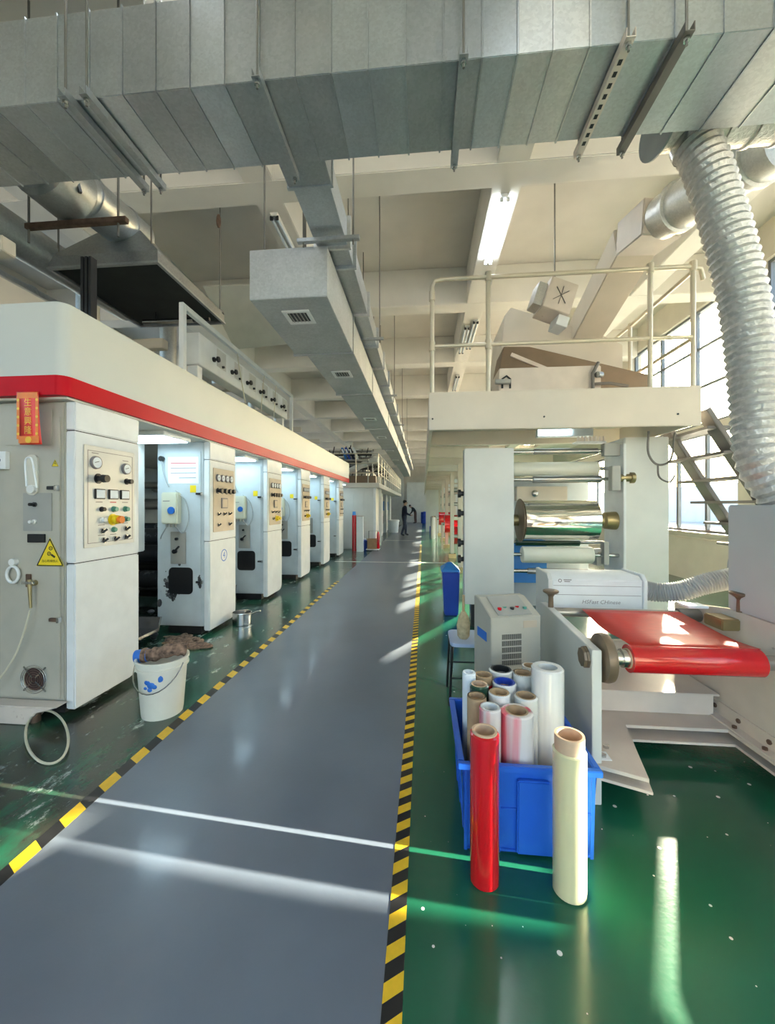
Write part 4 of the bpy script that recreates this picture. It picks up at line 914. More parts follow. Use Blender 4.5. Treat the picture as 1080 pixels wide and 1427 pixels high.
wbm = m.build('web', M_redweb, fr); sm_ = wbm.modifiers.new('s', 'SOLIDIFY'); sm_.thickness = .0015
MB().cyl((.878, wy + .03, .735), (1.80, wy + .03, .735), .03, seg=20).build('guide_roller', M_roller, us); MB().cyl((1.66, wy + .03, .735), (1.79, wy + .03, .735), .042, seg=18).build('roller_sleeve', M_stair, us)
for x, y in ((.86, 2.74), (1.81, 2.42)):
    z0 = .765 if x < 1 else .84
    MB().lathe((x, y, z0), (0, 0, 1), [(0, .018), (.07, .016), (.085, .024), (.10, .05), (.112, .052), (.116, .045)], 16).build('hand_wheel', M_bronze, us)
box('bearing_block', (1.70, 2.40, .735), (1.80, 2.55, .80), M_brass, us, .006); box('bearing_cap', (1.62, 2.56, .82), (1.74, 2.66, .835), M_paper, us, .003)
# grey drive cabinet and blower
dc = thing('drive_cabinet', 'grey sheet metal cabinet above the stand under the foil hose', 'cabinet', (2.2, 2.1, .84))
box('cabinet_body', (1.80, 1.66, .842), (2.6, 2.50, 1.455), mat('cabinet_grey', (.50, .52, .52), .42, 0, .04, 3), dc, .008)
box('cabinet_door', (1.88, 1.648, .88), (2.52, 1.66, 1.42), M_grey, dc, .004)
box('cabinet_foot', (1.851, 1.7, .1755), (2.55, 2.46, .842), M_cream2, dc, .008)
bw = thing('blower', 'grey round blower housing behind the drive cabinet', 'blower', (2.28, 2.85, .175))
MB().lathe((2.20, 2.86, 1.0), (1, 0, 0), [(0, .05), (0, .20), (.02, .21), (.16, .21), (.18, .2), (.18, .05)], 30).build('housing', mat('blower_grey', (.34, .38, .40), .45, .2, .06, 4), bw)
box('blower_stand', (2.21, 2.76, .175), (2.36, 2.96, .80), M_grey, bw, .006)
MB().cyl((2.20, 2.82, .985), (2.10, 2.83, .975), .075, seg=18).build('inlet', M_steel, bw)
# corona treater box
ct = thing('treater_box', 'white treater box with model lettering behind the red web', 'machine box', (1.2, 3.0, .175))
cx0, cx1, cy, cz0, cz1 = .925, 1.545, 2.92, .705, .948
MB().prism([(cx0, cy, cz0), (cx0, cy + .30, cz0), (cx0, cy + .30, cz1), (cx0, cy + .045, cz1), (cx0, cy, cz1 - .03)], (cx1 - cx0, 0, 0)).build('cover', M_white, ct, .006)
for x in (cx0 - .028, cx1): MB().prism([(x, cy - .012, cz0 - .1), (x, cy + .31, cz0 - .1), (x, cy + .31, cz1 + .012), (x, cy + .03, cz1 + .012), (x, cy - .012, cz1 - .03)], (.028, 0, 0)).build('end_plate', M_pale if x < 1 else M_white, ct, .004)
for z in (.875, .81): box('cover_groove', (cx0 + .01, cy - .0012, z), (cx1 - .01, cy + .001, z + .003), M_print, ct, 0)
text('model_lettering', 'HSFast CHinese', .040, ((cx0 + cx1) / 2 + .03, cy - .001, .762), (1, 0, .0), (.25, 0, 1), M_print, ct, .0006)
MB().pipe((cx0 + .055, cy - .0005, .912), (cx0 + .055, cy - .002, .912), .013, .008, 16).build('logo_ring', M_print, ct)
for q, (a, b) in enumerate(((.08, .135), (.085, .125))): box('logo_caption', (cx0 + a, cy - .002, .915 - q * .012), (cx0 + b, cy - .0005, .921 - q * .012), M_print, ct, 0)
MB().cyl((cx0, cy + .10, .665), (cx1, cy + .10, .665), .032, seg=20).build('treater_roller', mat('peach_roller', (.66, .48, .36), .4, 0, .05, 4), ct)
for x in (cx0 - .02, cx1 - .05): box('column', (x, cy + .06, BZ), (x + .06, cy + .16, .62), M_cream2, ct, .004)
box('column_bar', (cx0 - .02, cy + .08, .40), (cx1, cy + .14, .46), M_cream2, ct, .004)
corrugated('flexible_hose', 'grey corrugated hose curving from the treater box to the blower', [(1.575, 3.03, .845), (1.68, 3.0, .825), (1.80, 2.93, .85), (1.94, 2.87, .92), (2.12, 2.83, .975)], .066, mat('hose_grey', (.45, .46, .46), .4, .3, .05, 8), .016, .16)

# chiller unit with a sloping control panel
ch = thing('chiller_unit', 'beige temperature control unit with slotted vents behind the crate of rolls', 'control unit')
W, D = .31, .26
MB().prism([(0, 0, .0), (0, D, .0), (0, D, .86), (0, D * .75, .86), (0, 0, .775)], (W, 0, 0)).build('case', M_beige, ch, .004, False)
cpn = MB().prism([(.05, .01, .7805), (.05, D * .72, .8600), (W - .05, D * .72, .8600), (W - .05, .01, .7805)], (0, 0, .006)).build('control_panel', M_grey, ch, .001, False)
for q in range(5): MB().cyl((.08 + q * .04, .06 + .02 * (q % 2), .80), (.08 + q * .04, .06 + .02 * (q % 2), .82), .012, seg=10).build('panel_button', [M_red, M_gknob, M_black][q % 3], cpn)
vt = box('name_plate', (.20, -.003, .70), (.285, 0, .745), M_panelb, ch, 0)
for r in range(5):
    for q in range(17): box('vent_slot', (.068 + q * .0072, -.0015, .63 - r * .042), (.0715 + q * .0072, .001, .663 - r * .042), M_black, ch, 0)
box('case_seam', (.002, -.001, .47), (W - .002, .0, .473), M_print, ch, 0)
MB().prism([(-.001, .06, .60), (-.001, .2, .60), (-.001, .2, .66), (-.001, .06, .66)], (-.002, 0, 0)).build('side_lettering', M_blueprint, ch, 0, False)
for x, y in ((.04, .04), (W - .04, .04), (.04, D - .04), (W - .04, D - .04)): MB().cyl((x, y, -.05), (x, y, 0), .02, seg=10).build('caster', M_black, ch)
ch.scale = (1.05, 1, .94); ch.location = (.405, 2.40, .048); ch.rotation_euler = (0, 0, math.radians(15))
# stool / chair
sl_ = thing('low_chair', 'low chair with pale blue seat and black legs beside the chiller', 'chair', (.33, 3.0, 0))
MB().prism(rrect(.345, 3.02, .30, .34, .05, lambda a, b: (a, b, .43)), (0, 0, .025)).build('seat', M_seat, sl_, .004)
for x, y in ((.21, 2.87), (.48, 2.87), (.21, 3.17), (.48, 3.17)): MB().cyl((x + (-.02 if x < .3 else .02), y, 0), (x, y, .43), .010, seg=8).build('leg', M_black, sl_)
for y in (2.87, 3.17): MB().cyl((.20, y, .2), (.49, y, .2), .007, seg=8).build('stretcher', M_black, sl_)
bs = thing('straw_brush', 'straw brush standing on the pale blue chair', 'brush', (.30, 2.98, .455))
MB().lathe((.30, 2.98, .455), (0, 0, 1), [(0, .03), (.02, .045), (.10, .05), (.17, .035), (.20, .018)], 14).build('bristles', M_straw, bs); MB().cyl((.30, 2.98, .60), (.30, 2.98, .78), .01, seg=8).build('handle', M_kraft, bs)

# blue bin behind
bb = thing('blue_bin', 'tall blue plastic bin with a peaked lid beside the coating machine', 'bin', (.36, 5.35, 0))
lo = [(.28, 5.22, .0), (.46, 5.22, 0), (.46, 5.5, 0), (.28, 5.5, 0)]; up = [(.25, 5.19, .58), (.475, 5.19, .58), (.475, 5.53, .58), (.25, 5.53, .58)]
MB().rings([lo, up]).build('bin_body', M_blued, bb, .012, False)
MB().rings([[(.235, 5.175, .58), (.48, 5.175, .58), (.48, 5.545, .58), (.235, 5.545, .58)], [(.235, 5.175, .60), (.48, 5.175, .60), (.48, 5.545, .60), (.235, 5.545, .60)], [(.33, 5.33, .69), (.38, 5.33, .69), (.38, 5.39, .69), (.33, 5.39, .69)]]).build('bin_lid', M_bsheet, bb, .006, False)

# ================================================================== blue crate with film rolls
CX0, CX1, CY0, CY1, CZ = .160, .705, 1.66, 2.20, .375
cr = thing('blue_crate', 'bright blue plastic crate full of film rolls', 'crate', ((CX0 + CX1) / 2, (CY0 + CY1) / 2, 0))
t_ = .012; tp_ = .02   # taper at the foot
def wallp(p, q, name):
    (x0, y0), (x1, y1) = p, q
def quadprism(b0, b1, t0, t1, n, name): return MB().prism([b0, b1, t1, t0], n).build(name, M_blue, cr, .002, False)
quadprism((CX0 + tp_, CY0 + tp_, .0), (CX1 - tp_, CY0 + tp_, .0), (CX0, CY0, CZ), (CX1, CY0, CZ), (0, t_, 0), 'crate_wall')
quadprism((CX0 + tp_, CY1 - tp_, .0), (CX1 - tp_, CY1 - tp_, .0), (CX0, CY1, CZ), (CX1, CY1, CZ), (0, -t_, 0), 'crate_wall')
quadprism((CX0 + tp_, CY0 + tp_, .0), (CX0 + tp_, CY1 - tp_, .0), (CX0, CY0, CZ), (CX0, CY1, CZ), (t_, 0, 0), 'crate_wall')
quadprism((CX1 - tp_, CY0 + tp_, .0), (CX1 - tp_, CY1 - tp_, .0), (CX1, CY0, CZ), (CX1, CY1, CZ), (-t_, 0, 0), 'crate_wall')
box('crate_floor', (CX0 + tp_, CY0 + tp_, 0), (CX1 - tp_, CY1 - tp_, .012), M_blue, cr, 0)
m = MB(); o_ = .016
m.box((CX0 - o_, CY0 - o_, CZ - .022), (CX1 + o_, CY0 + .01, CZ + .004)).box((CX0 - o_, CY1 - .01, CZ - .022), (CX1 + o_, CY1 + o_, CZ + .004)).box((CX0 - o_, CY0 + .01, CZ - .022), (CX0 + .01, CY1 - .01, CZ + .004)).box((CX1 - .01, CY0 + .01, CZ - .022), (CX1 + o_, CY1 - .01, CZ + .004)); m.build('crate_lip', M_blue, cr, .003)
fy = lambda z: CY0 + tp_ * (1 - z / CZ)
MB().prism([(.385, fy(.01) - .002, .01), (.555, fy(.01) - .002, .01), (.515, fy(.33) - .001, .325), (.385, fy(.33) - .001, .325)], (0, -.022, 0)).build('label_pad', M_blue, cr, .005)
for z in (.19, .012): box('crate_rib', (CX0 + .03, fy(z) - .008, z - .004), (.384, fy(z) + .002, z + .004), M_blue, cr, .002); box('crate_rib', (.556, fy(z) - .008, z - .004), (CX1 - .02, fy(z) + .002, z + .004), M_blue, cr, .002)
for x in (CX0 + .005, .30, .60, CX1 - .03): MB().prism([(x + .006, fy(0) - .008, 0), (x + .02, fy(0) - .008, 0), (x + .02, fy(CZ) - .008, CZ - .02), (x + .006, fy(CZ) - .008, CZ - .02)], (0, .01, 0)).build('crate_rib', M_blue, cr, .001)
for y in (1.78, 1.93, 2.08):
    for s, X in ((-1, CX0), (1, CX1)): MB().prism([(X - s * .016, y, .005), (X - s * .016, y + .015, .005), (X + s * .004, y + .015, CZ - .02), (X + s * .004, y, CZ - .02)], (-s * .012, 0, 0)).build('crate_rib', M_blue, cr, .001)
def film_roll(x, y, r, h, m, core, label, rc=.038, ext=0., z0=.0125, inner=None, tilt=0., group='film rolls in the crate'):
    t = thing('film_roll', label, 'film roll', (0, 0, 0), group)
    MB().lathe((0, 0, 0), (0, 0, 1), [(0, rc + .009), (0, r - .006), (.006, r), (h - .006, r), (h, r - .006), (h, rc + .009)], 32, False, True).build('wound_film', m, t)
    MB().pipe((0, 0, .001), (0, 0, h + ext), rc + .009, rc, 28).build('core', core, t)
    if inner: MB().cyl((0, 0, .002), (0, 0, h - .03), rc - .003, seg=20).build('core_filling', inner, t)
    t.location = (x, y, z0); t.rotation_euler = (tilt, 0, 0); return t
for (x, y, r, zt, m_, core, lab, rc, ext, inner) in (
        (.409, 1.764, .069, .551, M_pinkrefl, M_kraft, 'thick clear roll tinted pink by the red one, front of the crate', .040, 0, None),
        (.290, 1.742, .047, .574, M_pinkrefl, M_wknob, 'clear film roll on a white core in the crate', .034, 0, None),
        (.243, 1.822, .043, .581, M_kraft, M_kraft, 'bare brown cardboard tube in the crate', .033, 0, None),
        (.478, 1.883, .053, .563, M_clear2, M_kraft, 'cloudy film roll with brown core behind the thick pink-tinted roll', .036, 0, None),
        (.355, 1.875, .050, .578, M_clear, M_kraft, 'clear film roll with crumpled film in its core', .036, 0, M_clear2),
        (.269, 1.922, .045, .591, M_gfilm, M_kraft2, 'dark green film roll in the crate', .030, 0, None),
        (.399, 1.981, .057, .581, M_clear, M_blued, 'white film roll with a dark blue core in the crate', .043, 0, M_kraft),
        (.505, 2.053, .047, .599, M_clear2, M_kraft, 'white film roll with brown core beside the tall clear one', .036, 0, None),
        (.406, 2.104, .061, .593, M_clear2, M_black, 'white film roll with a black core at the crate back', .045, 0, M_grey),
        (.305, 2.033, .047, .590, M_redfilm, M_kraft, 'red film roll with protruding brown core in the crate', .035, .042, None),
        (.229, 2.000, .033, .614, M_paper, M_paper, 'thin rolled white sheet at the crate side', .022, 0, None),
        (.592, 1.935, .074, .68, M_clear, M_clear2, 'tall thick clear film roll in the crate', .044, 0, None),
        (.564, 2.123, .042, .609, M_clear2, M_kraft, 'half hidden brown-cored film roll behind the tall clear one', .034, 0, None)):
    film_roll(x, y, r, zt - .0125 - ext, m_, core, lab, rc, ext, .0125, inner)
film_roll(.236, 1.545, .0555, .575, M_redfilm, M_kraft2, 'glossy red film roll standing on the green floor before the crate', .039, .006, 0, group='rolls on the floor')
film_roll(.548, 1.530, .060, .535, M_yelfilm, M_kraft2, 'pale yellow film roll with protruding core standing on the floor', .044, .055, 0, group='rolls on the floor')

# ================================================================== small things on the left floor
bk = thing('ink_bucket', 'stained white plastic bucket with wire handle holding an inky rag', 'bucket', (-1.83, 2.60, 0))
MB().lathe((-1.83, 2.60, 0), (0, 0, 1), [(0, .128), (.02, .132), (.33, .155), (.332, .168), (.345, .168), (.347, .158), (.375, .160), (.376, .170), (.392, .170), (.393, .156), (.30, .148), (.02, .124)], 32).build('pail', M_bucket, bk)
hp = [(-1.83 + .172 * math.cos(a), 2.60 - .172 * math.sin(a) * .75 - .03, .365 - .17 * math.sin(a)) for a in [math.pi * k / 14 for k in range(15)]]
MB().tube(hp, .004, 6).build('wire_handle', M_steel, bk)
for k, (a, zz, s) in enumerate(((-1.45, .25, .03), (-1.6, .27, .025), (-1.3, .24, .02), (-1.5, .22, .018), (-1.1, .29, .03), (-1.7, .23, .014))):
    MB().sphere((-1.83 + .146 * math.cos(a), 2.60 + .146 * math.sin(a), zz), (s, .008, s * .8), 8).build('ink_mark', M_blueprint, bk)
rg = thing('rag_roller', 'brown inky rag roller with a blue end lying in the white bucket', 'rag', (-1.83, 2.60, .38))
pts = crom([(-1.97, 2.58, .40), (-1.9, 2.60, .40), (-1.82, 2.62, .42), (-1.74, 2.64, .43), (-1.69, 2.66, .42)], 6)
MB().tube(pts, [.045 + .005 * math.sin(k * 1.1) + random.uniform(-.002, .002) for k in range(len(pts))], 18).build('rag', M_cloth, rg)
MB().cyl((-2.01, 2.575, .39), (-1.93, 2.59, .40), .045, seg=14).build('blue_end', M_blueprint, rg)
pt = thing('steel_pot', 'small steel ink pot on the floor beside the cabinet numbered 4', 'pot', (-2.22, 4.62, 0))
MB().lathe((-2.22, 4.62, 0), (0, 0, 1), [(0, .10), (.005, .108), (.14, .11), (.145, .118), (.15, .108), (.02, .1)], 24).build('pot_body', M_steel, pt)
MB().tube(crom([(-2.11, 4.60, .12), (-2.02, 4.56, .17), (-1.95, 4.54, .19)], 5), .008, 6).build('pot_handle', M_steel, pt)
for k, (x, y, s, lab) in enumerate(((-2.55, 3.95, .16, 'heap of inky rags in the bay before cabinet number 4'), (-2.62, 4.98, .12, 'clump of inky rags past the cabinet numbered 4'), (-2.35, 3.85, .11, 'brown ink-soaked rag on the floor beside cabinet number 4'))):
    m = MB()
    for q in range(26): m.sphere((x + random.gauss(0, s * .5), y + random.gauss(0, s * .5), .012), (random.uniform(.03, .10), random.uniform(.02, .07), random.uniform(.008, .026)), 10)
    tag(m.build('rag_heap', M_cloth), lab, 'rags')

# ================================================================== far end of the hall
cb = thing('press_cabin', 'pale grey panel cabin at the foot of the second press', 'cabin', (-2.3, 14, 0))
box('cabin_body', (-4.6, 13.0, 0), (-1.62, 15.0, 2.06), M_pale, cb, .01)
for k in range(5): box('cabin_panel', (-1.62 - (k + 1) * .36, 12.985, .05), (-1.62 - k * .36 - .012, 13.0, 2.02), M_pale, cb, .003)
box('cabin_post', (-1.66, 12.96, 0), (-1.58, 13.04, 2.06), M_white, cb, .004); box('cabin_post', (-1.62, 14.2, 0), (-1.54, 14.3, 2.06), M_white, cb, .004)
dk = thing('second_press_deck', 'grey railed deck of the second press past the cabin', 'platform', (-3, 19, 2.06))
box('deck_slab', (-4.8, 12.9, 2.062), (-1.46, 26, 2.22), M_beam, dk, .006)
for k in range(14): MB().cyl((-1.5, 13.0 + k * .98, 2.22), (-1.5, 13.0 + k * .98, 3.2), .02, seg=8).build('railing_post', M_rail, dk)
for z in (2.55, 2.88, 3.2): MB().cyl((-1.5, 12.95, z), (-1.5, 25.9, z), .018, seg=8).build('rail', M_rail, dk)
for k in range(4): MB().cyl((-1.5 - k * .75, 12.95, 2.22), (-1.5 - k * .75, 12.95, 3.2), .02, seg=8).build('railing_post', M_rail, dk)
for z in (2.55, 2.88, 3.2): MB().cyl((-4.6, 12.95, z), (-1.5, 12.95, z), .018, seg=8).build('rail', M_rail, dk)
for i, (lab, y) in enumerate((('first past the cabin', 14.6), ('second past the cabin', 16.6), ('third past the cabin', 19.0), ('fourth past the cabin', 21.4))):
    d_ = thing('upper_dryer', 'grey dryer with pipes and rollers on the second press deck, ' + lab, 'dryer', (-2.9, y, 2.22), 'dryers on the second press')
    box('dryer_body', (-4.4, y - .3, 2.22), (-2.1, y + .8, 2.85), M_grey, d_, .02)
    MB().cyl((-3.9, y, 2.85), (-2.4, y + .4, 3.55), .14, seg=16).build('slant_pipe', M_pale, d_)
    for q in range(5): MB().cyl((-4.3, y - .2 + q * .2, 3.0 + .12 * (q % 3)), (-1.9, y - .2 + q * .2, 3.0 + .12 * (q % 3)), .05, seg=12).build('roller', M_dark if q % 2 else M_roller, d_)
    for q in range(6): MB().bar((-4.2 + q * .42, y - .35, 2.85), (-4.2 + q * .42 + .2, y + .2, 3.6), .03, .03).build('brace', M_rod, d_)
for i, (lab, y) in enumerate((('nearest the cabin', 16.2), ('second from the cabin', 18.6), ('third from the cabin', 21.0), ('fourth from the cabin', 23.4))):
    d_ = thing('far_press_unit', 'pale blue-white cabinet of the second press, ' + lab, 'cabinet', (-2.5, y, 0), 'second press cabinets')
    box('body', (-3.4, y, 0), (-2.0, y + .7, 2.06), M_door, d_, .01); box('door', (-2.0, y + .06, .1), (-1.985, y + .64, 1.9), M_white, d_, .004)
    box('poster', (-2.5, y - .006, 1.2), (-2.1, y, 1.7), M_bsheet, d_, 0); box('hatch', (-2.5, y - .006, .5), (-2.15, y, .9), M_black, d_, 0)
wf = thing('web_frame', 'tangle of pale slanted pipes and dark rods on the second press deck front', 'machine frame', (-2.6, 13.8, 2.22))
box('frame_base', (-4.2, 13.5, 2.22), (-1.65, 13.95, 2.5), M_brownhood, wf, .01)
MB().cyl((-2.75, 13.6, 2.60), (-1.75, 13.6, 3.05), .11, seg=16).build('slant_pipe', M_pale, wf)
MB().cyl((-1.75, 13.6, 3.05), (-1.60, 13.6, 3.05), .13, seg=16).build('pipe_cap', M_pale, wf)
for q in range(16):
    x_, y_ = -4.0 + q * .15, 13.55 + .3 * ((q * 7) % 5) / 5; MB().bar((x_, y_, 2.48), (x_ + random.uniform(-.25, .3), y_, 3.1 + .5 * random.random()), .03, .03).build('rod', [M_dark, M_rod, M_dark, M_pale][q % 4], wf)
for q in range(7): MB().cyl((-4.1, 13.55 + .05 * q, 2.62 + .13 * q), (-1.8, 13.55 + .05 * q, 2.62 + .13 * q), .035, seg=10).build('roller', M_dark if q % 2 else M_roller, wf)
sf = thing('binder_shelf', 'small steel shelf at the end of the striped canopy', 'shelf', (-2.0, 12.7, 2.07))
box('shelf_board', (-2.75, 13.02, 2.98), (-1.85, 13.33, 3.02), M_grey, sf, .003); 
for x in (-2.72, -1.88): box('shelf_post', (x - .02, 13.2, 2.22), (x + .02, 13.24, 2.98), M_grey, sf, .003)
for k, (m_, lab) in enumerate(((M_bsheet, 'light blue binder leaning at the end of the shelf row'), (M_blued, 'dark blue binder leaning beside the light blue one'), (M_navy, 'navy binder leaning in the middle of the shelf'), (M_paper, 'white document folder leaning on the navy binder'))):
    t = thing('binder', lab, 'binder'); box('cover', (-.03, 0, 0), (.03, .22, .42), m_, t, .004); box('label_strip', (-.02, -.002, .22), (.02, 0, .36), M_paper, t, 0)
    t.location = (-2.62 + k * .13, 13.08, 3.035); t.rotation_euler = (0, math.radians(-20), 0)
# rolls and boxes near the cabin
g = 'goods before the cabin'
t = thing('red_column_roll', 'tall red wrapped roll with blue cap beside the last cabinet', 'roll', (-2.22, 12.45, 0)); MB().cyl((-2.22, 12.45, 0), (-2.22, 12.45, 1.15), .07, seg=16).build('wrap', M_redfilm, t); MB().cyl((-2.22, 12.45, 1.15), (-2.22, 12.45, 1.27), .06, .05, 16).build('cap', M_bsheet, t)
t = thing('white_carton', 'tall white carton standing beside the red wrapped roll', 'carton', (-2.02, 12.3, 0)); box('carton_body', (-2.10, 12.22, 0), (-1.90, 12.4, 1.12), M_paper, t, .006); box('carton_flap', (-2.10, 12.20, 1.12), (-1.90, 12.40, 1.13), M_carton, t, 0)
t = thing('blue_jar', 'blue plastic jar with white cap before the cabin', 'jar', (-1.95, 12.75, 0)); MB().lathe((-1.93, 12.75, 0), (0, 0, 1), [(0, .09), (.30, .09), (.34, .05)], 16).build('jar_body', M_blued, t); MB().cyl((-1.93, 12.75, .34), (-1.93, 12.75, .39), .045, seg=12).build('jar_cap', M_paper, t)
t = thing('cardboard_box', 'open cardboard box on a hand trolley before the cabin', 'box', (-1.72, 12.7, 0)); box('box_body', (-1.80, 12.5, .06), (-1.50, 12.8, .38), M_carton, t, .004); box('box_flap', (-1.80, 12.47, .37), (-1.50, 12.5, .40), M_carton, t, 0)
t = thing('hand_trolley', 'low hand trolley with a thin black handle before the cabin', 'trolley', (-1.65, 12.66, 0)); box('trolley_deck', (-1.84, 12.45, .035), (-1.42, 12.85, .058), M_paper, t, .003); MB().tube([(-1.80, 12.85, .05), (-1.80, 12.85, .62), (-1.50, 12.85, .62), (-1.50, 12.85, .05)], .012, 8).build('handle', M_black, t)
for x, y in ((-1.8, 12.5), (-1.46, 12.5), (-1.8, 12.8), (-1.46, 12.8)): MB().cyl((x - .01, y, .018), (x + .01, y, .018), .018, seg=10).build('wheel', M_black, t)
t = thing('red_sack', 'red sack standing on the trolley beside the cardboard box', 'sack', (-1.46, 12.65, .06)); MB().lathe((-1.46, 12.62, .06), (0, 0, 1), [(0, .04), (.03, .055), (.4, .05), (.52, .04), (.56, .025)], 12).build('sack_body', M_redfilm, t)
# frames, rolls and bins along the far coating line
for i, (y, lab) in enumerate(((8.6, 'first past the coating machine'), (11.0, 'second past the coating machine'), (13.6, 'third past the coating machine'), (16.4, 'fourth past the coating machine'), (19.4, 'fifth past the coating machine'))):
    d_ = thing('roller_stand', 'white post frame under the platform, ' + lab, 'machine frame', (.9, y, 0), 'line frames')
    for x in (.80, 1.28): box('post', (x - .05, y, .12), (x + .05, y + .12, 2.36), M_cream, d_, .004); box('foot', (x - .10, y - .05, 0), (x + .10, y + .17, .12), M_brass, d_, .004)
    for z in (.6, 1.1, 1.5, 1.9): MB().cyl((.85, y + .06, z), (1.23, y + .06, z), .05, seg=12).build('roller', M_roller if z != 1.1 else M_croller, d_)
    box('beam', (.86, y + .02, 2.1), (1.22, y + .10, 2.2), M_white, d_, .004)
for y in (9.4, 15.2): 
    d_ = thing('line_lamp', 'lit lamp bar under the far platform', 'lamp', (.8, y, 2.4), 'lamps under the platform'); box('housing', (.35, y, 2.44), (1.2, y + .12, 2.559), M_white, d_, .004); box('light_panel', (.37, y + .01, 2.425), (1.18, y + .11, 2.44), M_led, d_, 0)
for i, (x, y, z, r, lab) in enumerate(((.72, 13.2, .85, .30, 'red film roll hung on the line frames, upper one'), (.95, 12.2, .55, .28, 'red film roll hung low beside the second line frame'), (.62, 15.6, .95, .26, 'red film roll hung on the deepest line frame'))):
    t = thing('hung_roll', lab, 'film roll', (x, y, z - r), 'hung red rolls'); MB().pipe((x - .02, y, z), (x + .5, y, z), r, .05, 24).build('wound_film', M_redfilm, t); MB().cyl((x - .12, y, z), (x + .62, y, z), .045, seg=12).build('shaft', M_steel, t)
    for xx in (x - .1, x + .58): box('roll_stand', (xx - .02, y - .05, 0), (xx + .02, y + .05, z), M_cream, t, .004)
for k in range(4): 
    x, y = .42 + .13 * (k % 2), 17.3 + .5 * k
    t = thing('white_roll', 'white film roll standing among the line frames', 'film roll', (x, y, 0), 'white rolls by the line'); MB().pipe((x, y, 0), (x, y, .95), .09, .045, 18).build('wound_film', M_clear, t); MB().pipe((x, y, .0), (x, y, .97), .045, .038, 16).build('core', M_kraft, t)
t = thing('blue_drum', 'short blue drum at the far end of the yellow line', 'drum', (.47, 20.0, 0)); MB().lathe((.47, 20.0, 0), (0, 0, 1), [(0, .15), (.02, .16), (.20, .165), (.22, .16), (.40, .16), (.42, .15)], 20).build('drum_body', M_blued, t); MB().cyl((.47, 20.0, .42), (.47, 20.0, .48), .06, .04, 12).build('drum_cap', M_paper, t)
tag(box('partition_screen', (.14, 22.2, 0), (1.7, 22.35, 2.35), M_pale, bev=.01), 'pale grey panel closing the far coating line below the platform', 'panel')
t = thing('blue_barrel', 'blue barrel by the far partition beside the bending worker', 'barrel', (.10, 32.6, 0)); MB().lathe((.10, 32.6, 0), (0, 0, 1), [(0, .27), (.03, .30), (.3, .31), (.32, .33), (.35, .31), (.62, .31), (.64, .33), (.67, .31), (.92, .30), (.95, .27)], 22).build('barrel_body', M_blued, t); MB().cyl((.10, 32.6, .95), (.10, 32.6, .98), .12, seg=14).build('barrel_lid', M_blue, t)
t = thing('white_tub', 'white plastic tub behind the standing worker', 'tub', (-2.0, 22.2, 0)); MB().lathe((-1.62, 21.2, 0), (0, 0, 1), [(0, .24), (.02, .26), (.60, .30), (.62, .33), (.66, .33), (.66, .29)], 20).build('tub_body', M_paper, t); MB().cyl((-1.62, 21.2, .64), (-1.62, 21.2, .70), .30, seg=20).build('tub_lid', M_white, t)

